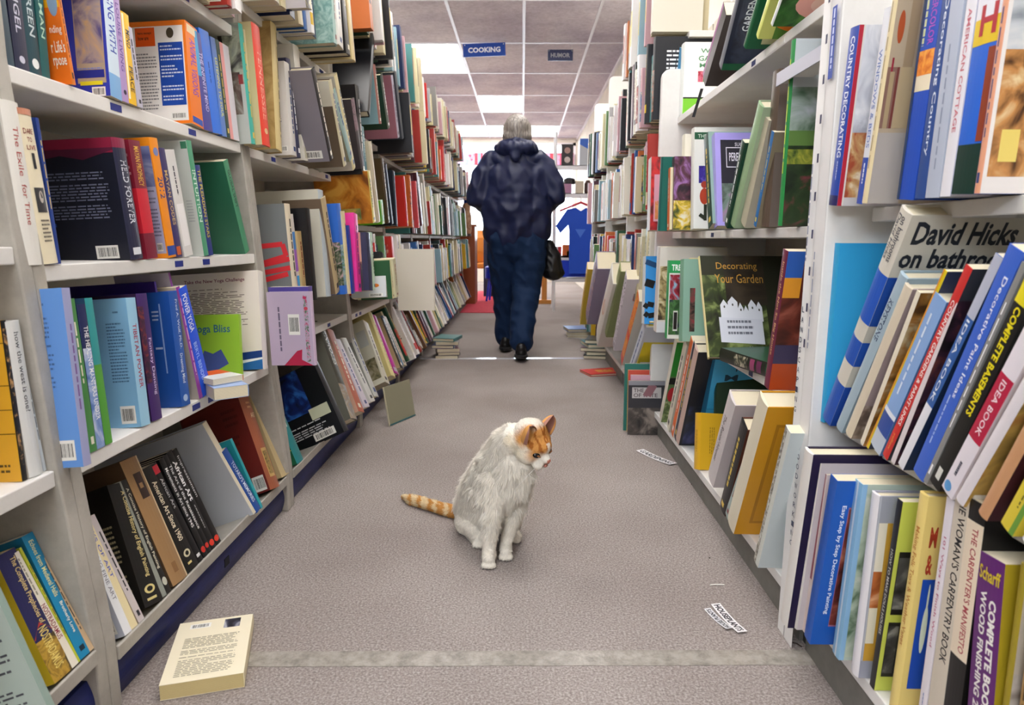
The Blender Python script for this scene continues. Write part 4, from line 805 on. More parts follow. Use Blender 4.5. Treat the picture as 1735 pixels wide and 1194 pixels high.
b(E2, 'sky blue cover titled 175 Home designs', 1184, 1177, 1214, 597, '#1f6a90', 'p', dx=-0.05, d=.2, cc='#3c9cc8', cover=[('T', '175 Home', .35, .82, .95, .88, '#183848', 0), ('T', 'M', .2, .73, .4, .79, '#183848', 0), ('P', .2, .6, .6, .7, '#183848', 3), ('R', 0, .45, 1, .455, '#2a6a8c')], spine=[])
#b(E2, 'dark green cover titled Log Cabins in faint gold', 1216, 1208, 1238, 622, '#18301c', 'h', d=.26, dx=-.03, cc='#1c3320', cover=[('T', 'Log Cabins', .30, .68, .85, .78, '#6a5c20', 0, 0), ('T', 'To Steeples', .25, .45, .95, .56, '#6a5c20', 0, 0)], spine=[])
b(E2, 'white spined book reading Rental Houses', 1218, 1193, 1258, 722, '#cfc8c8', 'h', d=.13, dx=.02, spine=[('T', 'The Rental Houses', .35, .25, .65, .8, '#55484c', 1)], cc='#c8c0c0')
b(E2, 'black cloth book leaning on the white spined one', 1228, 1218, 1266, 730, '#1a1a1c', 'h', d=.13, dx=.02, cc='#5a3024', cover=[('T', 'MAKE', .2, .8, .8, .88, '#e8e8e0', 0)])
b(E2, 'clear edged book with coloured balls', 1233, 1227, 1276, 755, '#9cb0ac', 'p', d=.14, dx=.02, cc='#8a9088', cover=[('E', .3, .65, .6, .85, '#2c2c78'), ('E', .3, .4, .65, .58, '#a83030'), ('N', .1, .0, .8, .35, '#2c3020', '#6a7048', '#b0b098', 20, 1)])
b(E2, 'cream board leaning with navy strip', 1237, 1232, 1282, 776, '#d4c4a8', 'p', d=.14, dx=.02, cc='#cfc2ac', cover=[('R', .5, .05, .9, .3, '#2c3484')])
b(E2, 'tall golden yellow panelled cover', 1243, 1230, 1301, 691, '#e0d8c0', 'h', d=.24, dx=.03, cc='#cc921c', spine=[], cover=[('R', .12, .1, .9, .88, '#a87414'), ('R', .15, .12, .87, .86, '#c08818'), ('R', .24, .18, .78, .80, '#a87414'), ('R', .26, .19, .76, .79, '#c48c1c'), ('R', .26, .5, .76, .51, '#a87414')])
b(E2, 'tall pale white cover with torn edge', 1284, 1276, 1340, 735, '#d0d4cc', 'p', d=.22, dx=.03, cc='#cfd8d8', cover=[('P', .7, .04, .95, .08, '#a85858', 1)], spine=[('N', 0, 0, .5, 1, '#d0d4cc', '#9a9484', '#3a3a38', 90, 1)])
F2 = 'R2C'
b(F2, 'bright blue cover with black curved lines', 1092, 1087, 1095, 436, '#d0d4d8', 'h', cs=0.3, d=.235, dx=.09, cc='#3a9ae4', spine=[], cover=[('L', 0, .62, .5, .58, .03, '#16181c'), ('L', 0, .92, .6, .86, .02, '#1c4a78'), ('L', 0, .24, .15, .30, .02, '#16181c'), ('L', .15, .30, .5, .28, .02, '#16181c'), ('L', 0, .16, .2, .12, .02, '#16181c'), ('L', .2, .12, .6, .14, .02, '#16181c')])
b(F2, 'white and blossom picture book', 1112, 1107, 1119, 419, '#d8d0c8', 'p', cs=0.25, d=.235, dx=.085, cc='#d8d4cc', spine=[], cover=[('N', .05, .15, .9, .78, '#3a2c1c', '#a89868', '#d8d0b0', 26, 1), ('R', 0, 0, 1, .13, '#d4d8dc')])
b(F2, 'green banded cover reading TREES', 1130, 1126, 1135, 442, '#2f9c58', 'p', cs=0.27, d=.22, dx=.08, cc='#e0e0d8', spine=[], cover=[('R', 0, .84, 1, 1, '#2f9c58'), ('T', 'TREES', .12, .87, .95, .95, '#f0f4f0', 0, .03), ('N', .05, .5, .9, .82, '#8ab0c8', '#a02838', '#5a1c28', 26, 1), ('N', .05, .05, .9, .5, '#2c4c28', '#4a7840', '#28303c', 24, 1), ('R', .3, .1, .55, .36, '#e0e0d8'), ('R', .33, .12, .52, .34, '#221c1c')])
b(F2, 'brown Ornamental cover at the TREES book', 1136, 1132, 1138, 423, '#3a2c28', 'p', d=.2, dx=.0, cc='#5a3426', spine=[], cover=[('T', 'Ornam', .1, .93, .6, .97, '#e0d8d0', 0)])
b(F2, 'sage green book with tulip photo', 1156, 1150, 1159, 442, '#7aa48c', 'h', cs=0.25, d=.19, dx=.05, cc='#8ab09c', spine=[], cover=[('N', .45, .12, .8, .65, '#2c2420', '#6a4c44', '#a02038', 26, 1)])
b(F2, 'wide butter cream spine', 1196, 1174, 1186, 447, '#e4cf98', 'h', d=.16, dx=-.01, cc='#e8d8a8', tmax=.035, spine=[])
b(F2, 'dark garden cover titled Decorating Your Garden', 1206, 1199, 1189, 440, '#d8cc98', 'h', cs=0.68, d=.27, dx=.05, cc='#2a2c1e', spine=[], tmax=.02,
  cover=[('N', .0, .0, .95, .8, '#16180f', '#34401c', '#7c8a50', 14, 1), ('N', .35, .5, .98, 1, '#1c1812', '#2c241a', '#3a3024', 9, 1), ('T', 'Decorating', .24, .84, .88, .93, '#b88a3c', 0, 0), ('T', 'Your Garden', .2, .72, .95, .81, '#b88a3c', 0, 0),
   *[('G', [(x, .34), (x, y), (x+w_/2, y+.055), (x+w_, y), (x+w_, .34)], '#d0d4dc') for x, y, w_ in ((.24, .50, .12), (.36, .53, .15), (.51, .47, .08), (.59, .44, .08), (.67, .50, .12), (.79, .48, .09))], *[('E', x, y, x+.025, y+.025, '#4a4a44') for x, y in ((.29, .47), (.42, .49), (.54, .44), (.72, .46), (.82, .44))], ('G', [(.2, .14), (.2, .38), (.86, .36), (.86, .12)], '#c8ccd6'), ('P', .32, .2, .72, .42, '#6a6c78', 4), ('T', 'Mickey', .62, .06, .82, .1, '#c8c8c0', 0)])
b(F2, 'maroon spine, Inside the Not So Big House', 1304, 1294, 1338, 428, '#6c1c3c', 'p', cs=0.25, d=.24, dx=.02, cc='#5a2018', tmax=.03, spine=[('T', 'Inside the Not So Big House', .3, .25, .7, .92, '#e8c080', 1)],
  cover=[('R', 0, .82, .6, 1, '#2a5cb0'), ('R', 0, .68, .6, .82, '#e0982c'), ('N', 0, .3, 1, .68, '#2c1410', '#6a2c20', '#a05a48', 8, 2), ('R', 0, .2, 1, .34, '#3c3654'), ('R', 0, 0, 1, .2, '#b04a24')])
H2 = 'R2B'
b(H2, 'scarlet poppy cover with pink inset', 1101, 1096, 1104, 268, '#d8d0cc', 'p', cs=0.24, d=.2, dx=.11, cc='#c82a2c', spine=[], cover=[('N', 0, 0, .95, 1, '#6a1418', '#c8282c', '#d83430', 18, 2), ('R', .25, .12, .8, .76, '#dc9cac'), ('N', .35, .15, .6, .4, '#e0a060', '#d87848', '#e8b0a0', 26, 1)])
b(H2, 'plain deep teal cover', 1118, 1114, 1124, 266, '#1c6058', 'h', d=.2, dx=.10, cc='#1c665c', spine=[])
b(H2, 'thin cream and orange pamphlets', 1134, 1130, 1136, 286, '#d86830', 'p', d=.15, dx=.08, cc='#e0d4b0')
b(H2, 'dark flower photo cover, yellow and purple blooms', 1140, 1136, 1143, 267, '#4a2430', 'p', d=.2, dx=.07, cc='#3c2c30', cover=[('N', 0, 0, 1, .4, '#3c4c20', '#d8b838', '#e0dcc8', 24, 1), ('N', 0, .4, 1, 1, '#2c1c28', '#5a3040', '#9a6ca8', 20, 1)], spine=[])
b(H2, 'plain white cover with narrow black bar', 1158, 1153, 1161, 230, '#dcd8c8', 'h', cs=0.25, d=.18, dx=.03, cc='#e4dfd0', spine=[], cover=[('R', .45, .2, .7, .62, '#26262c')])
b(H2, 'white garden cover with red carnation, green top band', 1175, 1170, 1177, 219, '#d8d8d0', 'h', cs=0.75, d=.25, dx=.02, cc='#e2e2de', spine=[], cover=[('R', 0, .88, 1, .95, '#22583c'), ('T', 'THE RANDOM HOUSE', .06, .895, .9, .93, '#c8d8c8', 0), ('N', .08, .45, .3, .62, '#2c2070', '#4434a0', '#6a58b8', 30, 1), ('E', .08, .5, .16, .6, '#3c2c90'), ('E', .1, .24, .26, .4, '#b04028'), ('E', .12, .4, .24, .47, '#a03c2c'), ('L', .2, .08, .2, .24, .01, '#2c3024'), ('L', .1, .14, .2, .1, .012, '#2c3024')])
b(H2, 'glossy dark green edged book', 1208, 1200, 1200, 233, '#2a4a40', 'p', d=.19, dx=.03, cc='#88a49c')
b(H2, 'lilac framed cover, Successful Perennial Gardening', 1216, 1210, 1211, 231, '#a49cdc', 'p', cs=0.5, d=.22, dx=.02, cc='#a89ce4', spine=[], cover=[('R', .14, .04, .97, .92, '#2c2a34'), ('N', .14, .04, .97, .45, '#3c4840', '#7a8c84', '#c070b8', 10, 1), ('R', .28, .62, .8, .84, '#d8d4e0'), ('R', .3, .63, .8, .83, '#2c2a34'), ('T', 'SUC', .52, .85, .72, .89, '#d8d4e0', 0), ('T', 'PERENNIAL', .36, .69, .95, .78, '#e4e0ec', 0), ('T', 'G', .5, .55, .6, .6, '#e4e0ec', 0)])
b(H2, 'narrow dark green leaning paperback', 1232, 1226, 1262, 243, '#1c4030', 'p', d=.16, dx=.03)
b(H2, 'tall pale green hardback leaning', 1244, 1234, 1294, 183, '#94b088', 'h', d=.2, dx=.02, cc='#a4b898', spine=[], cover=[('R', .15, .1, .85, .9, '#b4b8ac')])
b(H2, 'grey cream catalog with small red mark', 1262, 1252, 1303, 205, '#bab49c', 'p', d=.18, dx=.01, cc='#b4ae9c', cover=[('E', .5, .7, .65, .78, '#8a2428')], spine=[])
b(H2, 'tan cover with blue lettered spine', 1281, 1276, 1312, 225, '#2a6ca8', 'p', d=.18, dx=.01, cc='#8c8068')
b(H2, 'large brown page block with cream head', 1303, 1290, 1324, 116, '#5a4c40', 'h', d=.20, dx=.0, cc='#6c6058', spine=[])
b(H2, 'green spined cover of misty pond and trees', 1325, 1318, 1349, 66, '#2c8848', 'h', d=.26, dx=.02, cc='#2c3c24', spine=[('P', .3, .2, .7, .9, '#c8d840', 1, 1)],
  cover=[('R', 0, .72, 1, 1, '#b4bcc0'), ('N', .0, .5, 1, .75, '#3c5c40', '#8c9c90', '#b4bcc0', 9, 1), ('R', 0, .42, 1, .52, '#5a7a3c'), ('N', 0, 0, 1, .44, '#0f1c10', '#24381c', '#8c2c48', 10, 1), ('N', 0, .34, 1, .42, '#2c4418', '#6a7828', '#a0a038', 30, 1)])
T2 = 'R2A'
b(T2, 'sky blue spine beside the Weekend Gardening cover', 1147, 1138, 1160, 84, '#2a8cc0', 'p', d=.2, dx=-0.02, cc='#b4dcf0', spine=[('R', 0, 0, 1, .25, '#1c6c90'), ('P', .3, .08, .7, .22, '#e0f0f4', 1, 1)])
b(T2, 'white cover with green title Weekend Gardening', 1156, 1150, 1161, 72, '#e4e8e4', 'h', d=.24, dx=-0.02, cc='#eef0ec', spine=[], cover=[('R', 0, 0, 1, .22, '#7cc838'), ('R', 0, .22, 1, .24, '#181c18'), ('T', 'WEEKEND', .25, .85, .9, .91, '#5a9468', 0), ('T', 'GARDENING', .22, .74, .95, .81, '#4a8c5c', 0), ('T', 'MADE', .24, .65, .6, .71, '#5a9468', 0), ('N', .22, .45, .6, .6, '#a82838', '#d87088', '#4a8c48', 30, 1)])
b(T2, 'black binder with purple cover leaning out, ribbon hanging', 1196, 1178, 1232, 35, '#2c201c', 'p', d=.2, dx=0.0, cc='#281c18', spine=[('R', 0, 0, .3, 1, '#8a2c78')])
b(T2, 'navy Gardening cover dotted with orange flowers', 1222, 1214, 1262, -35, '#1c2438', 'p', h=.25, d=.22, dx=.03, cc='#202638', spine=[], cover=[('N', .05, .08, .98, 1, '#161c2c', '#232b40', '#2c3448', 20, 1), ('T', 'GARDENING', .12, .45, .22, .95, '#d8dce0', -1), ('E', .6, .62, .68, .68, '#d86018'), ('E', .42, .3, .52, .36, '#d86018'), ('E', .75, .82, .82, .88, '#e08028'), ('E', .7, .2, .76, .25, '#c04020'), ('R', 0, 0, 1, .08, '#1c5a38')])
b(T2, 'dark green bordered cover with cream panel', 1264, 1256, 1300, -40, '#1c5a38', 'h', h=.25, d=.22, dx=.03, cc='#1e5c3c', cover=[('R', .15, .05, 1, .95, '#c8c89c')], spine=[])
b(T2, 'cover with a large orange pumpkin', 1284, 1277, 1318, -40, '#c8d060', 'p', h=.25, d=.22, dx=.03, cc='#5c8c38', cover=[('R', 0, .0, .15, 1, '#d4d878'), ('E', .1, .06, .9, .32, '#e07c1c'), ('N', .2, .4, 1, 1, '#3c6820', '#7ca040', '#d88028', 14, 1)], spine=[])
b(T2, 'cover with pink dahlia flower', 1309, 1302, 1340, -40, '#d8dcd8', 'h', h=.25, d=.22, dx=.03, cc='#2c5c24', cover=[('N', 0, 0, 1, 1, '#1c3818', '#34682c', '#5c8c40', 14, 1), ('E', .15, .06, .85, .36, '#e0a498'), ('E', .3, .12, .7, .3, '#e8c0b0')], spine=[])
# ------------------------------------------------------------ books filled in along the farther bays
CN = {'#ddd8c8': 'off-white', '#c9bd9a': 'tan', '#d8cfa8': 'cream', '#22242a': 'black', '#1d2f5c': 'navy', '#2c5c9c': 'blue', '#a03028': 'brick red', '#c4302c': 'red',
      '#28503c': 'dark green', '#5c8454': 'leaf green', '#7c7a78': 'grey', '#b0aeb0': 'silver', '#6a4a34': 'brown', '#4c2c3c': 'plum', '#d8b430': 'yellow',
      '#c8703c': 'orange', '#8fb0bc': 'pale blue', '#c8a0a8': 'pink', '#3c7c7c': 'teal', '#e8e6e6': 'white'}
PAL = list(CN)
WTS = [10, 6, 7, 8, 5, 4, 4, 3, 4, 2, 5, 5, 4, 3, 2, 2, 3, 3, 3, 9]
NBOOK = [0]
def frame_M(side, x, y, z, tau, ph, tt):
    sx = -1 if side == 'L' else 1
    Y = Vector((0, 1, 0)); U = Vector((sx*math.sin(tau), 0, math.cos(tau)))
    e2 = Y*math.sin(ph) + U*math.cos(ph); e1 = Y*math.cos(ph) - U*math.sin(ph)
    e3 = Vector((sx*math.cos(tau), 0, -math.sin(tau)))
    A = Vector((x, y, z)); O = A if ph <= 0 else A + Y*(tt/math.cos(ph)) - e1*tt
    lx = e1
    if side == 'R': O = O + e1*tt; lx = -e1
    return Matrix(((lx.x, e3.x, e2.x, O.x), (lx.y, e3.y, e2.y, O.y), (lx.z, e3.z, e2.z, O.z), (0, 0, 0, 1)))
def fill(side, y0, y1, x, z, tau, hr, tr, phrase, seed, lean=(0, 6), prot=(0, .05), group=None, stuff=None):
    q = random.Random(seed); y = y0; seq = []; ph = R(q.uniform(*lean))
    while True:
        t = q.uniform(*tr); h = q.uniform(*hr)
        if q.random() < .12: ph = R(q.uniform(*lean))*(1 if q.random() < .8 else -1)
        if y + t + .01 > y1: break
        c = q.choices(PAL, WTS)[0]
        if seq and seq[-1][2] == c: c = q.choice(PAL)
        seq.append((y, t, c, h, ph, q.uniform(*prot), q.random())); y += t/math.cos(ph) + q.uniform(.001, .006)
        if q.random() < .07: y += .03
    for i, (yy, t, c, h, ph, pr, rr) in enumerate(seq):
        sx = -1 if side == 'L' else 1
        M = frame_M(side, sx*(x-pr), yy, z+.0012, tau, ph, t)
        if stuff is not None:
            m = mat(c, .4); d = min(.7*h, .22)
            stuff.box(0, 0, 0, t, d, h, m, M)
            stuff.box(.002, .004, h-.003, t-.002, d+.001, h+.0003, pagemat('#e6dcc0'), M)
            if rr < .7: stuff.box(t*.25, -.0006, h*.3, t*.75, 0, h*.8, mat(q.choice(['#e8e0c8', '#2a2a30', '#8a2a28', '#d8c060']), .4), M)
            continue
        n1 = CN[seq[i-1][2]] if i else None; n2 = CN[seq[i+1][2]] if i+1 < len(seq) else None
        sz = 'tall' if h > hr[0]+.66*(hr[1]-hr[0]) else ('short' if h < hr[0]+.33*(hr[1]-hr[0]) else '')
        w_ = 'thick' if t > tr[0]+.6*(tr[1]-tr[0]) else 'thin'
        between = 'between %s and %s' % (n1, n2) if n1 and n2 else ('first, before %s' % n2 if n2 else 'last, after %s' % n1)
        for ad in ('', 'scuffed ', 'glossy ', 'faded ', 'banded ', 'plain ', 'worn '):
            lab = ('%s %s %s%s book %s, %s' % (sz, w_, ad, CN[c], between, phrase)).strip().replace('  ', ' ')
            if lab not in USED: break
        lab = ' '.join(lab.split()[:16]); USED.add(lab)
        lum = sum(lin(c)[:3]); ic = q.choice(['#e8e0c8', '#e0c468', '#f0f0f0']) if lum < .9 else q.choice(['#2a2a30', '#8a2a28', '#24407a', '#4a6a4a'])
        sp = []
        if rr < .75: sp.append(('P', .3, .3, .7, .88, ic, 1, 1))
        if rr < .4: sp.append(('R', 0, q.uniform(.05, .15), 1, q.uniform(.18, .28), q.choice(PAL)))
        if .4 < rr < .55: sp.append(('N', 0, .1, 1, .6, q.choice(PAL), q.choice(PAL), q.choice(PAL), 40, 1))
        cv = []
        if rr > .6: cv = [('N', .15, .2, .9, .85, q.choice(PAL), q.choice(PAL), q.choice(PAL), 14, 1)]
        elif rr > .35: cv = [('P', .2, .4, .9, .85, ic, 9), ('B', .6, .04, .9, .13)]
        make_book(M, t, h, min(.72*h, .235), c, 'h' if rr < .6 else 'p', side, spine=sp, cover=cv, label=lab, group=group, cc=q.choice(PAL) if rr > .9 else None)
        NBOOK[0] += 1
sl, sr = MB(), MB()
# upper levels of the first two full bays
fill('L', 1.62, 1.9, .755, 1.35, R(3), (.2, .26), (.02, .045), 'upper shelf over the orange framed cover', 11, group='books over the orange framed cover')
fill('L', 1.98, 2.36, .70, 1.436, R(3), (.24, .30), (.03, .05), 'top shelf left of green cloth', 12)
# third bay of the navy-based side and beyond
PH = {'b': 'bottom row', 'c': 'second row', 'm': 'third row', 'u': 'fourth row', 't': 'top row'}
bays = {3: 'fourth navy-based bay', 4: 'fifth navy-based bay', 5: 'sixth navy-based bay'}
fill('L', 3.60, 4.64, .62, .14, R(24), (.27, .34), (.03, .055), 'slanted bottom row by the floor stack', 31, lean=(4, 16), prot=(-.02, .04))
fill('L', 2.98, 3.72, .66, .56, R(4), (.2, .27), (.03, .05), 'second row, fourth navy-based bay', 32, prot=(0, .04))
fill('L', 3.80, 4.64, .66, .47, R(4), (.24, .32), (.02, .045), 'second row, fifth navy-based bay', 33, prot=(0, .06), stuff=sl)
fill('L', 4.05, 4.64, .68, .83, R(3), (.28, .36), (.02, .045), 'third row, fifth navy-based bay', 34, prot=(0, .05), lean=(-6, 4), stuff=sl)
fill('L', 3.72, 4.64, .66, 1.25, R(3), (.24, .32), (.02, .05), 'fourth row, fifth navy-based bay', 35, prot=(0, .08), lean=(-6, 4), stuff=sl)
fill('L', 2.90, 3.74, .70, 1.63, R(3), (.24, .33), (.025, .055), 'top row, fourth navy-based bay', 36, prot=(0, .1), lean=(-5, 4), stuff=sl)
fill('L', 3.80, 4.64, .70, 1.60, R(3), (.24, .33), (.025, .055), 'top row, fifth navy-based bay', 37, prot=(0, .08), lean=(-5, 4), stuff=sl)
for k, y0 in enumerate((4.70, 5.62, 6.53, 7.44)):
    fill('L', y0, y0+.88, .64, .12, R(24), (.26, .34), (.025, .05), '', 40+k, lean=(4, 16), stuff=sl, prot=(-.03, .04))
    for j, z in enumerate((.47, .83, 1.25, 1.60)):
        if k == 3 and z > 1.5: continue
        fill('L', y0, y0+.88, .69, z, R(3), (.22, .33) if z < 1.5 else (.2, .3), (.018, .045), '', 50+10*k+j, stuff=sl, prot=(0, .08), lean=(-7, 4))
o = sl.build('books'); tag(o, 'hundreds of distant mixed books packing the navy-based bookcases towards the shop window', 'books', kind='stuff')
# far grey-based bays
fill('R', 2.84, 3.72, .55, 1.27, 0, (.24, .33), (.026, .05), 'fourth row behind the rounded panel', 61, lean=(-5, 5), prot=(0, .05))
fill('R', 2.84, 3.72, .55, .92, 0, (.22, .30), (.024, .045), 'third row behind the rounded panel', 62, lean=(-14, 4), prot=(0, .05))
fill('R', 2.84, 3.72, .56, .52, 0, (.26, .33), (.026, .05), 'second row behind the rounded panel', 63, lean=(-8, 2), prot=(0, .05))
fill('R', 2.84, 3.72, .56, 1.6, 0, (.24, .33), (.025, .05), 'top row behind the rounded panel', 64, lean=(-4, 4), prot=(0, .06), stuff=sr)
fill('R', 3.78, 4.66, .56, 1.27, 0, (.24, .33), (.02, .045), 'fourth row, middle distant bay', 66, lean=(-5, 5), prot=(0, .05), stuff=sr)
fill('R', 3.78, 4.66, .56, .92, 0, (.22, .30), (.02, .04), 'third row, middle distant bay', 67, lean=(-12, 4), prot=(0, .05), stuff=sr)
fill('R', 3.78, 4.66, .56, .52, 0, (.26, .33), (.02, .045), 'second row, middle distant bay', 68, lean=(-8, 2), prot=(0, .05), stuff=sr)
for j, z in enumerate((.1, .52, .92, 1.27)):
    fill('R', 4.74, 5.58, .56, z, 0, (.22, .32), (.02, .045), '', 80+j, stuff=sr, prot=(0, .06), lean=(-14, 4))
o = sr.build('books'); tag(o, 'distant mixed books filling the last grey-based bay beside the white wire rack', 'books', kind='stuff')

# ------------------------------------------------------------ further single books at known places
SH['R3D'] = ('R', .55, .13, R(0), 'leaning over the floor near the box of magazines')
g_ = 'R3D'
b(g_, 'red and orange fruit pattern spine', 1056, 1044, 1086, 545, '#d03820', 'p', d=.2, dx=.07, spine=[('N', 0, .5, 1, 1, '#c83020', '#e8a030', '#e06828', 40, 1), ('N', .1, .1, .9, .4, '#e8a030', '#e88c28', '#d04020', 50, 1)], cc='#c8c4b8')
b(g_, 'slim white and pale blue spine after the fruit pattern', 1062, 1057, 1095, 555, '#c8ccd8', 'p', d=.2, dx=.06)
b(g_, 'lemon yellow narrow spine', 1069, 1063, 1101, 550, '#d8c020', 'p', d=.2, dx=.05)
b(g_, 'white spine with red stripe leaning on the panel', 1085, 1072, 1104, 570, '#e0d8d4', 'p', d=.2, dx=.04, spine=[('R', .1, 0, .3, 1, '#c02c28'), ('E', .4, .3, .9, .45, '#b02824')])
b(g_, 'zebra scribbled black and white cover', 1044, 1031, 1068, 520, '#d0c8d0', 'p', d=.2, dx=.08, spine=[('N', 0, 0, 1, 1, '#1c1c34', '#d8d0d8', '#d8d0d8', 60, 3)])
b(g_, 'olive green cloth spine', 1030, 1016, 1056, 517, '#8a9460', 'h', d=.2, dx=.09, spine=[])
b(g_, 'white cover with beige leaf blot', 1013, 1003, 1040, 502, '#d8d4cc', 'h', d=.2, dx=.11, cc='#e0dcd4', tmax=.12, spine=[('E', .25, .42, .75, .62, '#c89878')])
b(g_, 'mauve floral hardback', 996, 985, 1014, 498, '#8c84a0', 'h', d=.2, dx=.13, tmax=.12, spine=[('N', 0, 0, 1, 1, '#6a6484', '#9890a8', '#c0a098', 30, 1)])
b(g_, 'cream and yellow spines beyond the mauve one', 984, 979, 997, 480, '#d8bc40', 'p', d=.18, dx=.14)

def faceout(name, label, P, yaw, d, h, t, col, side='L', tilt=0, roll=0, kind='p', cat='book', **kw):
    """book whose near cover faces down the aisle; P = bottom spine corner"""
    a = Matrix.Rotation(yaw, 4, 'Z') @ Matrix.Rotation(roll, 4, 'Y') @ Matrix.Rotation(tilt, 4, 'X')
    if side == 'L': B = Matrix(((0, -1, 0, 0), (1, 0, 0, 0), (0, 0, 1, 0), (0, 0, 0, 1)))
    else: B = Matrix(((0, 1, 0, 0), (-1, 0, 0, t), (0, 0, 1, 0), (0, 0, 0, 1)))
    M = Matrix.Translation(P) @ a @ B
    USED.add(label)
    return make_book(M, t, h, d, col, kind, side, label=label, **kw)
# lilac board book standing on the second shelf
P = at_Y(533, 619, 1.86)
faceout('book', 'lilac board book with red lily, standing end-on beside the post', P, R(-6), .125, .205, .02, '#c8b4cc', 'L', roll=R(-1.5), cc='#bfaec6', kind='h',
  cover=[('B', .46, .42, .72, .70), ('P', .12, .15, .3, .8, '#6a6078', 2, 1), ('G', [(.3, .0), (.62, .2), (.74, .22), (.72, .08), (.98, 0)], '#b8284c'), ('N', .84, .05, .93, .95, '#b8345c', '#bfaec6', '#4c7048', 90, 1), ('E', .83, .9, .92, .94, '#b8345c'), ('E', .84, .75, .93, .8, '#c84858')])
faceout('book', 'narrow violet box standing behind the lilac board book', P+Vector((-.012, .024, 0)), R(-6), .115, .217, .03, '#5a4a98', 'L', roll=R(-1.5), cc='#54489a')
# green disc case and little books in front of the workbook
P = at_Y(409, 655, 1.72)
faceout('disc_case', 'lime green disc case reading Yoga Bliss, propped on the workbook', P, R(-4), .132, .188, .014, '#9cc83c', 'L', tilt=R(-6), cc='#9aca3c', roll=R(-2),
  cover=[('T', 'Yoga Bliss', .02, .72, .82, .86, '#2c6a8c', 0), ('L', .3, .18, .45, .46, .05, '#4a5c9c'), ('L', .45, .46, .6, .26, .05, '#4a5c9c'), ('R', .28, .1, .8, .17, '#e8c040'), ('E', .2, .2, .3, .27, '#8a5030'), ('N', 0, .0, .35, .2, '#d89030', '#c8742c', '#9cc83c', 30, 1)])
def flat(label, u, v, z, yaw, t, h, d, col, kind='p', up='L', pages='#e6dcc0', name='book', at=None, **kw):
    """book lying flat, centred under a picture point at height z; up='L' shows the left board"""
    r = ray(u, v); P = CP + r*(((z+t if at is None else at)-CP.z)/r.z)
    if up == 'L': B = Matrix(((0, -1, 0, d/2), (0, 0, 1, -h/2), (-1, 0, 0, t), (0, 0, 0, 1)))
    else: B = Matrix(((0, 1, 0, -d/2), (0, 0, 1, -h/2), (1, 0, 0, 0), (0, 0, 0, 1)))
    M = Matrix.Translation((P.x, P.y, z)) @ Matrix.Rotation(yaw, 4, 'Z') @ B
    USED.add(label)
    return make_book(M, t, h, d, col, kind, up, label=label, pages=pages, **kw)
flat('orange and white pocket book lying in front of the green disc case', 366, 634, .472, R(55), .014, .10, .075, '#d86038', up='L', cc='#e0e0dc', cover=[('R', 0, .5, 1, 1, '#e0582c')])
flat('small pale blue book lying under the orange pocket book', 380, 648, .4425, R(40), .028, .10, .075, '#8ca8d8', up='L', cc='#a0b8e0')
# blank white board sticking out, cardboard on the floor
P = at_Y(736, 526, 3.30)
faceout('book', 'large blank white board book sticking out into the aisle', P, R(3), .175, .295, .022, '#dcd6c8', 'L', cc='#e2dccf', kind='h')
P = at_Y(704, 708, 3.03); P.z = .002
mbx = MB(); H = .17; mbx.box(-.2, 0, 0, 0, .004, H, mat('#8f8c76', .8)); mbx.box(-.201, -.001, 0, .001, .005, .006, mat('#3c6a70', .6)); mbx.box(-.2015, -.001, 0, -.1995, .005, H, mat('#d8d2b8', .7))
o = mbx.build('cardboard_panel', M=Matrix.Translation(P) @ Matrix.Rotation(R(66), 4, 'Z') @ Matrix.Rotation(R(-10), 4, 'X')); tag(o, 'olive grey cardboard panel propped on the floor under the leaning books', 'cardboard')
# paperback on the floor
fc = [CP+ray(u, v)*((.03-CP.z)/ray(u, v).z) for u, v in ((275, 1162), (418, 1137), (424, 1041), (300, 1056))]
cx = sum(fc, Vector())/4; fd = ((fc[1]-fc[0]).length+(fc[2]-fc[3]).length)/2; fh = ((fc[3]-fc[0]).length+(fc[2]-fc[1]).length)/2
fa = math.atan2((fc[1]-fc[0]+fc[2]-fc[3]).y, (fc[1]-fc[0]+fc[2]-fc[3]).x)
MM = Matrix.Translation((cx.x, cx.y, .001)) @ Matrix.Rotation(fa, 4, 'Z') @ Matrix(((0, -1, 0, fd/2), (0, 0, 1, -fh/2), (-1, 0, 0, .029), (0, 0, 0, 1)))
make_book(MM, .029, fh, fd, '#e8dcb4', 'p', 'L', label='cream paperback lying face down on the carpet near the camera', cc='#e9e0c6', pages='#d8c48c', spine=[],
  cover=[('B', .16, .86, .44, .94), ('N', .62, .80, .84, .96, '#1c1c28', '#4a4a5c', '#b8b8c4', 26, 1), ('P', .14, .08, .86, .70, '#9a9484', 24), ('P', .2, .74, .6, .78, '#9a9484', 1)])
# garden book lying in front of Decorating Your Garden
SHP = at_Y(1222, 596, 1.72); SHP.z = .472
M = Matrix.Translation(SHP) @ Matrix.Rotation(R(-24), 4, 'Z') @ Matrix(((1, 0, 0, 0), (0, 0, -1, 0), (0, 1, 0, 0), (0, 0, 0, 1))) @ Matrix.Rotation(R(90), 4, 'Z')
r = ray(1222, 590); 
MM = Matrix.Translation((.60, 1.60, .474)) @ Matrix.Rotation(R(12), 4, 'Z') @ Matrix(((0, 1, 0, 0), (0, 0, 1, 0), (1, 0, 0, 0), (0, 0, 0, 1)))
make_book(MM, .036, .26, .2, '#20241c', 'h', 'R', label='black and green book lying flat before the garden cover', spine=[('R', 0, .0, 1, .12, '#1c5a38'), ('R', .1, .2, .9, .28, '#6a2c50'), ('R', .1, .32, .9, .40, '#8a3c60'), ('N', .1, .45, .9, .7, '#20241c', '#5a5a48', '#c8c0a8', 60, 1)], cc='#1e4a30')
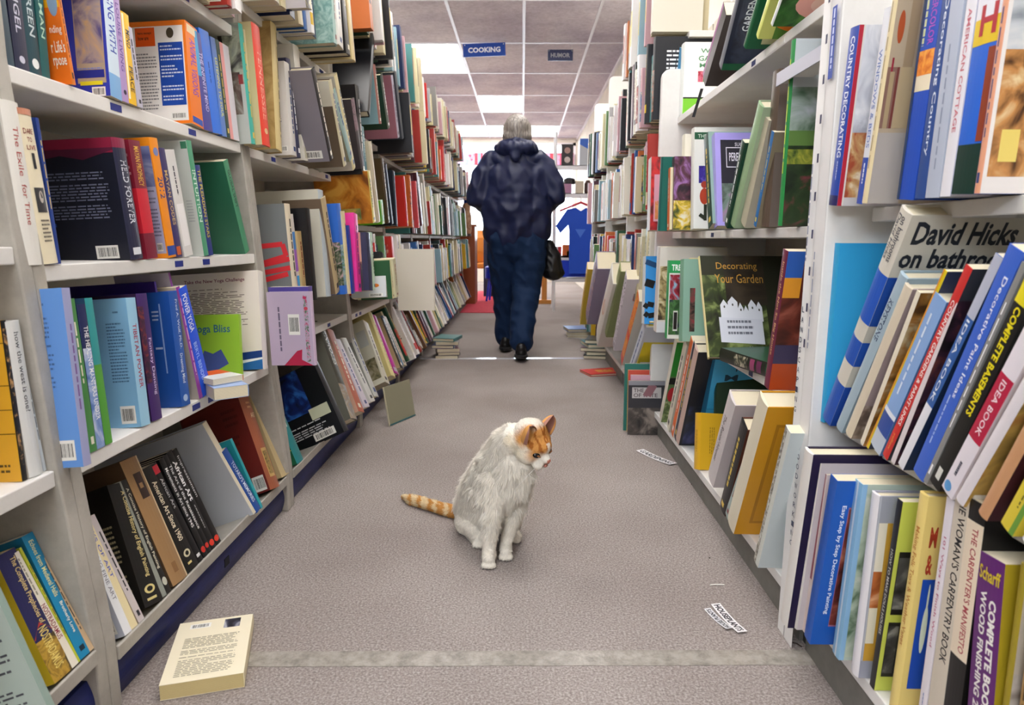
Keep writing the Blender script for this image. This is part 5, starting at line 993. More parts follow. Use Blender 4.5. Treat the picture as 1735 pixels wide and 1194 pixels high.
# big yellow book lying on its edge, bottom shelf
P = at_Y(1187, 764, 2.02); P.z = .104
faceout('book', 'tilted plain golden yellow book lying on the bottom gardening shelf', P, R(10), .24, .175, .04, '#d8a824', 'R', roll=R(5), tilt=R(-14), kind='h', cc='#dcae28', spine=[('P', .3, .3, .7, .7, '#a07c18', 2, 1)], cover=[('P', .12, .25, .2, .75, '#a07c18', 3, 1)])
P = at_Y(1216, 700, 2.07); P.z = .103
faceout('book', 'dark green book titled Log Cabins behind the tilted yellow one', P, R(-4), .27, .30, .03, '#18301c', 'R', tilt=R(-8), kind='h', cc='#1c3320', cover=[('T', 'Log Cabins', .30, .68, .85, .80, '#7a6c28', 0, 0), ('T', 'To Steeples', .25, .45, .95, .57, '#7a6c28', 0, 0)])
# ribbon bookmark of the binder
P0 = at_Y(1187, 150, 1.98)
mb = MB(); mb.hexa([P0+Vector(v) for v in ((0, 0, 0), (.008, 0, 0), (.008, .002, 0), (0, .002, 0))] + [P0+Vector(v) for v in ((-.02, 0, -.075), (-.012, 0, -.075), (-.012, .002, -.075), (-.02, .002, -.075))], mat('#141418', .5))
bind = [o for o in bpy.data.objects if str(o.get('label', '')).startswith('black binder')][0]
o = mb.build('ribbon'); o.parent = bind; o.matrix_parent_inverse = bind.matrix_world.inverted()
# magazines box on the floor at the panel end
P = at_Y(1060, 735, 2.75); P.z = .002
faceout('magazine', 'clear sleeved dark magazine standing on the floor', P+Vector((.008, 0, 0)), R(0), .15, .225, .012, '#6a6a70', 'R', cc='#34343a', tilt=R(-4), cover=[('R', .1, .68, .9, .88, '#b8b4b4'), ('T', 'THE', .14, .79, .42, .86, '#55454c', 0), ('T', 'OF FATE', .14, .70, .8, .77, '#55454c', 0), ('L', .45, .72, .62, .92, .02, '#8a6068'), ('L', .55, .72, .72, .92, .02, '#8a6068'), ('N', 0, 0, 1, .5, '#1c1c20', '#4a4440', '#8a8078', 12, 1), ('R', 0, .92, 1, 1, '#8a8a92')])
faceout('magazine', 'pink edged magazine behind the clear sleeved one', P+Vector((.02, .022, 0)), 0, .14, .245, .012, '#c890a8', 'R', cc='#c8a0b0', tilt=R(-4))
faceout('magazine', 'yellow and red magazine in the floor bundle', P+Vector((.012, .042, 0)), 0, .15, .262, .014, '#c8b048', 'R', cc='#c05040', tilt=R(-4))
faceout('folder', 'teal folder standing at the back of the floor magazines', P+Vector((0, .064, 0)), 0, .18, .285, .012, '#2c6a60', 'R', cc='#2f7068', tilt=R(-3))
flat('red hardback lying on the carpet beside the grey-based bookcases', 1022, 628, 0.001, R(18), .014, .17, .24, '#b8282c', 'h', up='L', cc='#c42c2c', cover=[('N', .3, .3, .75, .7, '#c42c2c', '#c89030', '#d8a83c', 30, 1)])
# floor stacks
q = random.Random(5)
for i in range(6):
    c = PAL[(i*7+3) % len(PAL)]; z = .001+.0235*i
    flat('%s book lying in the floor stack, number %s from the carpet' % (CN[c], ['one', 'two', 'three', 'four', 'five', 'six'][i]) if False else '%s book %s in the flat stack below the navy-based bookcases' % (CN[c], ['lowest', 'second lowest', 'third up', 'fourth up', 'second from top', 'topmost'][i]), 756+q.uniform(-3, 3), 604, z, R(q.uniform(-14, 14)), .0225, .20, .15, c, 'h' if i % 2 else 'p', cc=c, at=0)
for i in range(5):
    c = PAL[(i*5+3) % len(PAL)]; z = .001+.026*i
    flat('%s book %s in the flat stack by the grey-based bookcases' % (CN[c], ['lowest', 'second lowest', 'third up', 'fourth up', 'topmost'][i]), 1014+q.uniform(-5, 5), 604, z, R(q.uniform(-16, 10)), .025, .24, .19, c, 'h', cc=c, up='L', at=0)
for i in range(3):
    c = PAL[(i*3+19) % len(PAL)]; z = .001+.026*i
    flat('%s book %s in the small far stack near the wire rack' % (CN[c], ['lowest', 'middle', 'topmost'][i]), 982+q.uniform(-4, 4), 570, z, R(q.uniform(-16, 10)), .025, .24, .2, c, 'h', cc=c, up='L', at=0)

# ------------------------------------------------------------ floor details
def floor_strip(u0, v0, u1, v1, wpx, m, name, label, cat, th=.0009):
    P0, P1 = [CP+ray(u, v)*(-CP.z/ray(u, v).z) for u, v in ((u0, v0), (u1, v1))]
    Pw = CP+ray(u0, v0+wpx)*(-CP.z/ray(u0, v0+wpx).z); W = abs(Pw.y-P0.y); L = (P1-P0).length; ang = math.atan2(P1.y-P0.y, P1.x-P0.x)
    mb = MB(); n = 24; r_ = random.Random(name)
    for i in range(n):
        a, c = L*i/n, L*(i+1)/n; e = r_.uniform(-.0006, .0006)
        mb.box(a, -W-e, .0004, c, e, th, m)
    o = mb.build(name, M=Matrix.Translation(P0) @ Matrix.Rotation(ang, 4, 'Z')); return tag(o, label, cat)
M_tape = noise_mat('worn_tape', [(.35, '#7f7a73'), (.6, '#a39d95')], 30, .22, .3, 120)
floor_strip(425, 1104, 1385, 1101, 26, M_tape, 'tape', 'wide worn clear tape strip across the carpet near the camera', 'tape')
floor_strip(712, 607, 998, 606, 2.2, mat('#d8d8de', .12, .8), 'metal_strip', 'thin shiny metal seam strip across the carpet behind the cat', 'carpet strip', .003)
sbox('trim_2', (-.68, 7.45, .0005, .02, 10.6, .006), M_red)['kind'] = 'structure'
def slip(txt, u0, v0, u1, v1, wd, label, col='#e6e4e6', tcol='#22242c', flip=0, curl=.004):
    P0, P1 = [CP+ray(u, v)*(-CP.z/ray(u, v).z) for u, v in ((u0, v0), (u1, v1))]
    L = (P1-P0).length; ang = math.atan2(P1.y-P0.y, P1.x-P0.x); mb = MB(); m = mat(col, .5)
    n = 8
    f = lambda x: .0016+curl*(2*x-1)**2
    for i in range(n):
        a, c = i/n, (i+1)/n
        mb.hexa([(L*a, -wd/2, f(a)-.0004), (L*c, -wd/2, f(c)-.0004), (L*c, wd/2, f(c)-.0004), (L*a, wd/2, f(a)-.0004), (L*a, -wd/2, f(a)), (L*c, -wd/2, f(c)), (L*c, wd/2, f(c)), (L*a, wd/2, f(a))], m)
    deco(mb, lambda x, y, k: (x*L, (y-.5)*wd, f(x)+.0002*k), [('T', txt, .04, .16, .96, .84, tcol, 2 if flip else 0, .035)], L, wd)
    tag(mb.build('paper_label', M=Matrix.Translation(P0) @ Matrix.Rotation(ang, 4, 'Z')), label, 'label')
slip('GARDENING', 1084, 764, 1141, 788, .036, 'white paper label reading GARDENING fallen on the carpet')
slip('HOUSEPLANTS', 1212, 1026, 1258, 1074, .022, 'white paper label reading HOUSEPLANTS fallen on the carpet')
slip('HOUSE PLANTS', 1198, 1034, 1236, 1068, .016, 'upside-down label reading HOUSE PLANTS overlapped by the other label', col='#d8d8dc', flip=1)
def crumb(u, v, pts, m, label, cat, name):
    P = CP+ray(u, v)*(-CP.z/ray(u, v).z); mb = MB(); mb.tube([P+Vector(p) for p in pts], .0012, m, 6); tag(mb.build(name), label, cat)
crumb(1203, 992, ((0, 0, .002), (.012, .001, .003), (.034, .002, .002)), mat('#e8e6e0', .5), 'sliver of white paper on the carpet near the grey kick board', 'paper scrap', 'paper_scrap')
crumb(1343, 1090, ((0, 0, .002), (.006, -.006, .004), (.013, -.014, .002)), mat('#3a2c24', .7), 'curled dry leaf scrap beside the grey kick board', 'debris', 'leaf_scrap')
crumb(1171, 821, ((0, 0, .002), (.004, -.004, .003)), mat('#5a3028', .7), 'small dark brown crumb on the carpet by grey kick', 'debris', 'crumb')
crumb(1201, 946, ((0, 0, .002), (.003, -.002, .003)), mat('#3a2c28', .7), 'tiny dark speck on the open carpet', 'debris', 'crumb')
# ------------------------------------------------------------ far end of the shop
def wpt(u, v, Y): return at_Y(u, v, Y)
M_wh = mat('#e4e4e8', .35)
# white wire display rack
YR = 7.9
r = empty('display_rack', 'white wire display rack at the end of the aisle', 'rack', (.62, YR, 0))
L = Matrix.Translation((-.62, -YR, 0))
x0, x1 = .36, .93
for x in (x0, x1):
    for y in (YR-.2, YR+.2):
        mb = MB(); mb.tube([L @ Vector((x, y, 0)), L @ Vector((x, y, 1.95))], .012, M_wh); mb.build('post', r)
for z in (.38, .62, 1.30, 1.60):
    mb = MB(); mb.box(x0, YR-.2, z-.05, x1, YR-.19, z, M_wh, L)
    mb.box(x0, YR-.2, z-.006, x1, YR+.2, z, M_wh, L); mb.build('shelf', r)
items = [  # name, label, cat, x, z, w, h, d, colour
 ('box', 'orange box on the white rack', 'box', .45, .622, .10, .12, .1, '#e0702c'),
 ('box', 'light blue box on the white rack by the orange box', 'box', .56, .622, .07, .13, .1, '#6aa8cc'),
 ('box', 'red and white carton on the rack above the blue panel', 'box', .36, .622, .08, .10, .06, '#c83038'),
 ('box', 'flat yellow green tray box on the white rack', 'box', .50, .622, .15, .05, .14, '#c8d028'),
 ('picture', 'brown and teal cello picture leaning on the rack', 'picture', .55, .385, .22, .23, .02, '#8a5a38'),
 ('box', 'white carton on the low rack shelf', 'box', .40, .385, .10, .16, .1, '#e8e8ec'),
 ('storage_box', 'grey white storage box with blue flap at rack top', 'box', .62, 1.605, .24, .28, .25, '#b8bcc4'),
 ('picture', 'dark double portrait print on top of the rack', 'picture', .42, 1.605, .13, .22, .02, '#2c2426'),
 ('jar', 'brown jar on the upper rack shelf', 'jar', .68, 1.305, .08, .14, .08, '#4a3430'),
 ('box', 'pink and lilac pack on the upper rack shelf', 'box', .42, 1.305, .12, .10, .08, '#a87898'),
 ('hat', 'black knitted hat on the upper rack shelf', 'hat', .45, 1.405, .13, .07, .12, '#1c1a20'),
 ('box', 'cream carton on the upper rack shelf', 'box', .58, 1.305, .09, .13, .08, '#c8bca8')]
for nm, lb, ct, x, z, wd, h, d, c in items:
    mb = MB(); y = YR-.17
    if nm in ('jar', 'hat'):
        mb.tube([(0, 0, 0), (0, 0, h*.1), (0, 0, h*.75), (0, 0, h*.9), (0, 0, h)], [wd*.42, wd*.5, wd*.48, wd*.3, wd*.25], mat(c, .5), 16)
        o = mb.build(nm, M=Matrix.Translation((x+wd/2, y+d/2, z)), smooth=False); tag(o, lb, ct); continue
    mb.box(0, 0, 0, wd, d, h, mat(c, .45)); dec = []
    if 'cello' in lb: dec = [('N', 0, 0, 1, 1, '#3c6a70', '#8a5a38', '#4a2c20', 9, 2), ('R', .08, .05, .25, .5, '#d8c890')]
    if 'portrait' in lb: dec = [('E', .25, .55, .75, .85, '#a8847c'), ('E', .25, .1, .75, .4, '#c8b8b4')]
    if 'blue flap' in lb: dec = [('G', [(0, .78), (0, 1), (1, 1), (1, .78), (.5, .55)], '#2c60c0')]
    if 'red and white' in lb: dec = [('R', .0, .0, .5, 1, '#e8e4e0')]
    deco(mb, lambda a, b_, k: (a*wd, -.0006*k, b_*h), dec, wd, h)
    tag(mb.build(nm, M=Matrix.Translation((x, y, z))), lb, ct)
mb = MB(); mb.box(.37, YR-.195, .385, .92, YR-.185, .62, mat('#1840d0', .4)); mb.box(.36, YR-.2, .60, .93, YR+.18, .618, mat('#c8884c', .5))
tag(mb.build('side_table'), 'blue fronted table top with wooden edge inside the rack', 'table')
# t-shirt on a red hanger
def tshirt(P, s):
    r = empty('t_shirt', 'bright blue t-shirt hanging from a red hanger', 't-shirt', P)
    n = 14; mb = MB(); m = mat('#1f50c8', .7)
    prof = [(-.10, -.62), (-.105, -.22), (-.115, -.16), (-.19, -.24), (-.235, -.17), (-.13, -.015), (-.05, 0), (0, -.03), (.05, 0), (.13, -.015), (.235, -.17), (.19, -.24), (.115, -.16), (.105, -.22), (.10, -.62)]
    prof = [(x*s, z*s) for x, z in prof]
    mb.prism(prof, m, -.02, .02)
    mb.prism([(-.05*s, -.2*s), (.05*s, -.2*s), (0, -.28*s)], mat('#4a78e0', .7), -.0215, -.0205)
    mb.build('shirt_body', r)
    mb = MB(); mb.tube([(-.2*s, 0, -.03*s), (0, 0, .05*s), (.2*s, 0, -.03*s)], .012, mat('#c01c3c', .4)); mb.tube([(0, 0, .05*s), (0, .02, 1.30-P.z-.05), (0, .07, 1.30-P.z-.03)], .004, mat('#c8c8cc', .3)); mb.build('hanger', r)
    return r
P = wpt(984, 352, 7.62); tshirt(P, 1.15)
# wooden end panel, navy panel, bottle, orange chair, blue stool
sbm = lambda name, b_, m, lb, ct: tag((lambda mb: (mb.box(*b_, m), mb.build(name, bevel=.004))[1])(MB()), lb, ct)
P = wpt(803, 500, 8.45); 
r = empty('wooden_cabinet', 'reddish wood cabinet end at the far end of the navy-based bookcases', 'cabinet', (P.x, 8.6, 0)); LW = Matrix.Translation((-P.x, -8.6, 0))
mb = MB(); mb.box(-.95, 8.45, 0, -.58, 8.9, .95, mat('#8a4a2c', .4), LW); mb.build('body', r)
mb = MB(); mb.box(-.97, 8.43, .95, -.56, 8.92, .975, mat('#9c5a34', .35), LW); mb.build('top', r)
r = empty('bottle', 'brown carved figure bottle with blue cap on the end shelf', 'bottle', (-.66, 8.2, .86))
mb = MB(); mb.tube([(0, 0, 0), (0, 0, .04), (0, 0, .2), (0, 0, .26), (0, 0, .33), (0, 0, .36)], [.05, .06, .06, .045, .05, .03], mat('#8c6a50', .5, mottle=(30, '#c0a080')), 14); mb.build('bottle_body', r, smooth=True)
mb = MB(); mb.tube([(0, 0, .355), (0, 0, .41)], [.036, .034], mat('#1c48b0', .4), 14); mb.build('cap', r)
sbm('display_board', (-.54, 9.6, .0, -.20, 9.64, .80), mat('#1c2844', .5), 'dark navy standing board beyond the red carpet', 'board')
r = empty('stool', 'blue plastic stool beside the dark navy board', 'stool', (-.36, 8.9, 0))
mb = MB(); mb.tube([(0, 0, .28), (0, 0, .30), (0, 0, .44), (0, 0, .46)], [.10, .12, .12, .09], mat('#1838d0', .4), 16); mb.build('seat', r)
for a in range(4):
    mb = MB(); c, s_ = math.cos(a*math.pi/2+.6)*.1, math.sin(a*math.pi/2+.6)*.1; mb.tube([(c*.8, s_*.8, .29), (c*1.2, s_*1.2, 0)], .014, mat('#1838d0', .4)); mb.build('leg', r)
r = empty('chair', 'orange leather chair behind the wooden cabinet end', 'chair', (-.68, 10.2, 0))
mb = MB(); mb.tube([(0, 0, .45), (0, .02, .6), (0, .04, .8), (0, .05, .92)], [.17, .2, .18, .1], mat('#d08030', .5), 14); mb.build('backrest', r)
mb = MB(); mb.box(-.2, -.35, .38, .2, .05, .46, mat('#d08030', .5)); mb.build('seat', r, bevel=.02)
for a, c in ((-.17, -.3), (.17, -.3), (-.17, 0), (.17, 0)):
    mb = MB(); mb.tube([(a, c, .38), (a*1.1, c*1.05, 0)], .015, mat('#4a4a4c', .4)); mb.build('leg', r)
r = empty('wooden_stand', 'small orange wood stand beside the rack foot', 'stand', (.28, 8.6, 0))
mb = MB(); mb.tube([(0, 0, .03), (0, 0, .5)], .035, mat('#c88a44', .5)); mb.build('post', r)
mb = MB(); mb.box(-.09, -.04, 0, .09, .04, .05, mat('#c88a44', .5)); mb.build('foot', r, bevel=.004)
mb = MB(); mb.tube([(0, 0, .5), (0, 0, .52), (0, 0, .62), (0, 0, .64)], [.05, .09, .09, .04], mat('#b04820', .5), 14); mb.build('bowl', r)
# patterned valance over the shop window
mb = MB(); mb.box(-2.7, 12.93, 2.14, .93, 13.0, 2.36, mat('#c8a0b4', .7))
deco(mb, lambda x, y, k: (-2.7+3.63*x, 12.93-.001*k, 2.14+.22*y), [('N', 0, 0, 1, 1, '#a03850', '#c890a8', '#7a88c0', 7, 2), ('R', .5, 0, .515, 1, '#c03040'), ('R', .53, 0, .54, 1, '#c03040'), ('R', .515, 0, .53, 1, '#6a90c8'), ('R', .88, 0, .90, 1, '#c03040'), ('R', .93, 0, .94, 1, '#b04060')], 3.6, .22)
tag(mb.build('valance'), 'pink and red patterned fabric valance above the shop window', 'valance')

# ------------------------------------------------------------ smooth bodies from overlapping volumes
from mathutils import noise as mnoise
def blob(chains, ells, voxel, smooth=6, sub=2):
    bm = bmesh.new()
    def ball(c, r, M3=None, s=sub):
        g = bmesh.ops.create_icosphere(bm, subdivisions=s, radius=1.0)
        for v in g['verts']:
            p = Vector(v.co)
            if M3 is not None: p = M3 @ p
            else: p = p*r
            v.co = p + c
    for ch in chains:
        for a, b_ in zip(ch[:-1], ch[1:]):
            pa, pb = Vector(a[:3]), Vector(b_[:3]); ra, rb = a[3], b_[3]
            n = max(int((pb-pa).length/(min(ra, rb)*.3)), 1)
            for i in range(n):
                t = i/n; ball(pa.lerp(pb, t), ra+(rb-ra)*t)
        ball(Vector(ch[-1][:3]), ch[-1][3])
    for c, rad, M3 in ells:
        D = Matrix.Diagonal(Vector(rad)); ball(Vector(c), 1, (M3 @ D) if M3 is not None else D, 3)
    me = bpy.data.meshes.new('tmp'); bm.to_mesh(me); bm.free()
    o = bpy.data.objects.new('tmp', me); COL.objects.link(o)
    m = o.modifiers.new('r', 'REMESH'); m.mode = 'VOXEL'; m.voxel_size = voxel
    m = o.modifiers.new('s', 'SMOOTH'); m.factor = .5; m.iterations = smooth
    dg = bpy.context.evaluated_depsgraph_get()
    out = bpy.data.meshes.new_from_object(o.evaluated_get(dg))
    bpy.data.objects.remove(o); bpy.data.meshes.remove(me)
    return out
def finish(me, name, parent, mats, fn=None, M=None):
    if fn:
        n = len(me.vertices); co = np.empty(n*3); no = np.empty(n*3)
        me.vertices.foreach_get('co', co); me.vertices.foreach_get('normal', no)
        co = co.reshape(-1, 3); no = no.reshape(-1, 3)
        co = fn(co, no); me.vertices.foreach_set('co', co.reshape(-1)); me.update()
    me.name = name
    me.materials.clear()
    for m in mats: me.materials.append(m)
    me.polygons.foreach_set('use_smooth', [True]*len(me.polygons))
    o = bpy.data.objects.new(name, me); COL.objects.link(o)
    if M is not None: o.matrix_world = M
    if parent is not None: o.parent = parent
    return o

# ------------------------------------------------------------ the walking person
PY = 4.75
person = empty('person', 'person with grey bobbed hair in navy jacket walking away down the aisle', 'person', (0, PY, 0))
skin = mat('#c89c84', .5)
def hand(side, wx, wy, wz):
    # palm and five fingers, loosely curled around the strap; side -1 or 1
    ch = [[(wx, wy, wz, .026), (wx-side*.03, wy+.03, wz-.008, .03), (wx-side*.05, wy+.05, wz-.014, .026)]]
    for i, (l, off) in enumerate(((.030, .026), (.034, .009), (.032, -.009), (.026, -.025))):
        bx, by, bz = wx-side*.055, wy+.055, wz-.014+off
        ch.append([(bx, by, bz, .0105), (bx-side*l*.8, by+l*.5, bz-.004, .0098), (bx-side*l*1.5, by+l*.1, bz-.008, .009), (bx-side*l*1.4, by-l*.5, bz-.01, .008)])
    ch.append([(wx-side*.02, wy+.02, wz+.022, .013), (wx-side*.045, wy+.015, wz+.042, .011), (wx-side*.07, wy+.025, wz+.045, .009)])
    return ch
HX = -.04
chains = [[(HX, 0, .88, .13), (HX-.01, .0, 1.1, .125), (HX-.01, .01, 1.3, .12), (HX, .02, 1.38, .07), (HX, .03, 1.46, .055)],
  [(HX-.19, .02, 1.31, .055), (-.30, -.02, 1.08, .046), (-.17, .2, 1.04, .036), (-.10, .28, 1.03, .027)],
  [(HX+.18, .02, 1.31, .055), (.235, -.01, 1.12, .046), (.12, .2, 1.04, .036), (.05, .28, 1.03, .027)],
  [(HX-.09, .0, .86, .10), (-.115, .11, .46, .06), (-.117, .19, .09, .04), (-.117, .24, .04, .035)],
  [(HX+.10, .0, .86, .10), (.02, .0, .46, .06), (-.003, -.19, .11, .04), (-.003, -.14, .05, .035)]]
chains += hand(-1, -.10, .28, 1.03) + hand(1, .05, .28, 1.03)
HC = Vector((HX, .045, 1.515))
ells = [(HC, (.073, .092, .10), None), (HC+Vector((0, .03, -.05)), (.055, .055, .06), None), (HC+Vector((0, .098, -.01)), (.012, .02, .022), None),
        (HC+Vector((-.074, .0, -.01)), (.012, .02, .03), None), (HC+Vector((.074, .0, -.01)), (.012, .02, .03), None), (HC+Vector((0, .085, -.045)), (.026, .012, .01), None)]
finish(blob(chains, ells, .0065, 3), 'body', person, [skin])
for s_ in (-1, 1):
    mb = MB(); bm_ = [(HC.x+s_*.03, HC.y+.078, HC.z+.012, .013)]
    finish(blob([[(HC.x+s_*.03, HC.y+.078, HC.z+.012, .013), (HC.x+s_*.0301, HC.y+.078, HC.z+.012, .013)]], [], .003, 0), 'eye', person, [mat('#e4e0da', .2)])
# hair: bob
hm = bpy.data.materials.new('grey_hair'); hm.use_nodes = True; nt = hm.node_tree; hb = nt.nodes['Principled BSDF']; hb.inputs['Roughness'].default_value = .45
tc = nt.nodes.new('ShaderNodeTexCoord'); wv = nt.nodes.new('ShaderNodeTexNoise'); mp = nt.nodes.new('ShaderNodeMapping')
mp.inputs['Scale'].default_value = (90, 90, 6); wv.inputs['Scale'].default_value = 1.6; wv.inputs['Detail'].default_value = 3
rr_ = nt.nodes.new('ShaderNodeValToRGB'); rr_.color_ramp.elements[0].position = .35; rr_.color_ramp.elements[0].color = lin('#57514d'); rr_.color_ramp.elements[1].position = .65; rr_.color_ramp.elements[1].color = lin('#9c958e')
nt.links.new(tc.outputs['Object'], mp.inputs['Vector']); nt.links.new(mp.outputs[0], wv.inputs['Vector']); nt.links.new(wv.outputs['Fac'], rr_.inputs['Fac']); nt.links.new(rr_.outputs[0], hb.inputs['Base Color'])
def hairfn(co, no):
    a = np.arctan2(co[:, 0]-HC.x, co[:, 1]-HC.y); f = (np.sin(a*23)+np.sin(a*41+1))*.0014
    return co + no*f[:, None]
finish(blob([[(HC.x, HC.y-.045, HC.z-.065, .05), (HC.x, HC.y-.05, HC.z-.01, .055)], [(HC.x-.062, HC.y-.015, HC.z-.075, .034), (HC.x-.055, HC.y-.0, HC.z+.02, .045)], [(HC.x+.062, HC.y-.015, HC.z-.075, .034), (HC.x+.055, HC.y-.0, HC.z+.02, .045)]],
   [(HC+Vector((0, -.012, .02)), (.088, .095, .094), None), (HC+Vector((0, -.02, -.03)), (.1, .078, .062), None)], .006, 6), 'hair', person, [hm], hairfn)
# jacket
M_jack = mat('#111a3c', .5, .35, bump=(16, .2))
def folds(amp, sc, seed):
    def fn(co, no):
        out = co.copy()
        for i in range(len(co)):
            p = Vector(co[i])*sc
            f = mnoise.noise(Vector((p.x*1.6+p.z*.9, p.y*1.4, p.z*.7-p.x*.8))+Vector((seed, 0, 0)))
            g_ = mnoise.noise(p*2.3+Vector((seed+9, 3, 0)))
            out[i] = co[i] + no[i]*amp*((1-abs(f)*2.2)*.8+g_*.5)
        return out
    return fn
jc = [[(-.05, -.005, .84, .155), (-.05, -.01, 1.0, .165), (-.045, -.0, 1.18, .16), (-.045, .01, 1.30, .125)],
  [(-.16, .0, .86, .11), (-.17, -.01, 1.0, .115), (-.15, .0, 1.2, .11)], [(.085, .0, .86, .11), (.085, -.01, 1.0, .115), (.07, .0, 1.2, .11)],
  [(-.05, .02, 1.33, .10), (-.05, .02, 1.40, .075)],
  [(-.21, .02, 1.315, .075), (-.275, .0, 1.2, .078), (-.308, -.02, 1.07, .072), (-.22, .13, 1.03, .062), (-.14, .24, 1.035, .045)],
  [(.115, .02, 1.315, .075), (.18, .0, 1.22, .078), (.22, -.02, 1.10, .072), (.16, .13, 1.04, .062), (.09, .24, 1.035, .045)],
  [(-.15, -.0, .83, .105), (-.05, -.02, .82, .12), (.06, -.0, .83, .105)]]
finish(blob(jc, [((-.05, 0, 1.33), (.2, .095, .06), None)], .011, 7), 'jacket', person, [M_jack], folds(.017, 6.5, 1))
hd = [[(-.16, -.03, 1.395, .035), (-.12, -.085, 1.40, .04), (-.05, -.115, 1.385, .045), (.03, -.085, 1.40, .04), (.07, -.03, 1.395, .035)],
      [(-.14, -.01, 1.42, .03), (-.05, -.06, 1.435, .03), (.05, -.01, 1.42, .03)], [(-.05, -.12, 1.36, .04), (-.05, -.13, 1.33, .03)]]
finish(blob(hd, [((-.05, -.06, 1.385), (.13, .07, .05), None)], .007, 5), 'hood', person, [M_jack], folds(.007, 12.0, 5))
# trousers
M_tr = mat('#122848', .75, .2, bump=(30, .2))
tr = [[(-.125, .0, .80, .125), (-.125, .05, .64, .115), (-.12, .11, .46, .095), (-.118, .16, .28, .082), (-.117, .19, .105, .076)],
      [(.045, .0, .80, .13), (.04, .0, .64, .12), (.028, -.01, .46, .10), (.012, -.11, .28, .086), (.0, -.185, .125, .08)],
      [(-.04, -.02, .80, .13), (-.04, -.02, .75, .12)]]
finish(blob(tr, [], .009, 5), 'trousers', person, [M_tr], folds(.011, 8.0, 3))
def shoe(x, y, z, pitch, nm='shoe'):
    me = blob([[(0, -.05, .045, .042), (0, .02, .045, .04), (0, .10, .035, .038), (0, .155, .03, .030)]], [((0, .04, .02), (.043, .14, .022), None), ((0, -.05, .075), (.036, .04, .04), None)], .006, 3)
    o = finish(me, nm, person, [mat('#121214', .35)], M=None); o.location = (x, y, z); o.rotation_euler = (pitch, 0, 0)
    mb = MB(); mb.prism([(math.cos(a)*.045, math.sin(a)*.13+.04) for a in [i*math.pi/10 for i in range(20)]], mat('#1c1c1e', .6), 0, .016)
    s_ = mb.build('sole', o); s_.rotation_euler = (math.pi/2, 0, 0); s_.location = (0, 0, .018)
    return o
shoe(-.117, .19, 0.0, 0); shoe(-.003, -.205, .004, R(-3))
# black handbag at the person's side
bag = empty('handbag', 'black soft handbag hanging at the walking person\'s side', 'bag', (.215, PY+.03, .52))
me = blob([[(-.012, 0, .07, .062), (-.005, 0, .15, .058), (-.03, 0, .24, .035)], [(.015, 0, .06, .055), (.0, 0, .16, .05)]], [((0, 0, .05), (.078, .05, .05), None)], .007, 5)
finish(me, 'bag_body', bag, [mat('#0d0d10', .45)], folds(.006, 14, 7))
mb = MB(); mb.tube([(-.04, 0, .24), (-.07, .02, .34), (-.10, .12, .46), (-.13, .22, .52)], .008, mat('#0d0d10', .5)); mb.build('strap', bag)
# ------------------------------------------------------------ the cat
def cp(u, v, Y, r): P = at_Y(u, v, Y); return (P.x, P.y, P.z, r)
cat = empty('cat', 'white cat with orange head patches and striped tail sitting on the carpet', 'cat', (0, 0, 0))
HCt = at_Y(900, 747, 1.60); HS = 1.15
F = Vector((.60, -.45, -.66)).normalized(); U_ = Vector((.53, -.40, .75)); U_ = (U_-F*U_.dot(F)).normalized(); N_ = F.cross(U_).normalized()
def hp(l, f, u): return HCt + (N_*l + F*f + U_*u)*HS     # l>0: side nearer the camera
H3 = Matrix((N_, F, U_)).transposed()
def hc(l, f, u, r): p = hp(l, f, u); return (p.x, p.y, p.z, r*HS)
ch = [
 [cp(806, 882, 1.80, .058), cp(812, 858, 1.775, .068), cp(822, 826, 1.735, .066), cp(834, 800, 1.70, .058), cp(846, 776, 1.665, .050), cp(860, 752, 1.635, .045), cp(874, 745, 1.615, .043), cp(888, 748, 1.605, .042)],
 [cp(872, 770, 1.625, .040), cp(868, 795, 1.63, .046), cp(862, 822, 1.645, .052), cp(850, 850, 1.68, .050), cp(830, 872, 1.73, .055)],
 [cp(884, 790, 1.615, .030), cp(886, 808, 1.62, .030), cp(880, 826, 1.625, .030)],
 # front leg nearer the camera
 [cp(838, 820, 1.635, .040), cp(834, 856, 1.615, .029), cp(832, 886, 1.60, .0215), cp(830, 915, 1.60, .0175), cp(828, 935, 1.60, .018)],
 [cp(829, 938, 1.595, .018), cp(828, 945, 1.578, .0165)],
 # other front leg
 [cp(876, 838, 1.66, .033), cp(872, 868, 1.655, .023), cp(863, 898, 1.645, .0175), cp(857, 920, 1.642, .0155)],
 [cp(857, 924, 1.64, .017), cp(857, 934, 1.622, .0155)],
 # thighs and hind feet
 [cp(798, 862, 1.78, .050), cp(800, 880, 1.765, .050), cp(812, 893, 1.73, .040)],
 [cp(800, 905, 1.755, .020), cp(806, 912, 1.72, .018), cp(812, 915, 1.695, .0165)],
 [cp(850, 862, 1.79, .048), cp(860, 882, 1.765, .042)], [cp(866, 905, 1.75, .02), cp(874, 910, 1.715, .017)],
]
ells = [(HCt, (.043*HS, .045*HS, .038*HS), H3), (hp(.022, .016, -.014), (.022*HS, .024*HS, .020*HS), H3), (hp(-.022, .016, -.014), (.022*HS, .024*HS, .020*HS), H3),
        (hp(.009, .046, -.017), (.0125*HS, .014*HS, .0115*HS), H3), (hp(-.009, .046, -.017), (.0125*HS, .014*HS, .0115*HS), H3), (hp(0, .044, -.027), (.010*HS, .011*HS, .008*HS), H3),
        (hp(0, .038, .002), (.0125*HS, .024*HS, .0115*HS), H3), (hp(0, .022, .018), (.024*HS, .022*HS, .014*HS), H3), (hp(0, -.01, .01), (.040*HS, .036*HS, .034*HS), H3)]
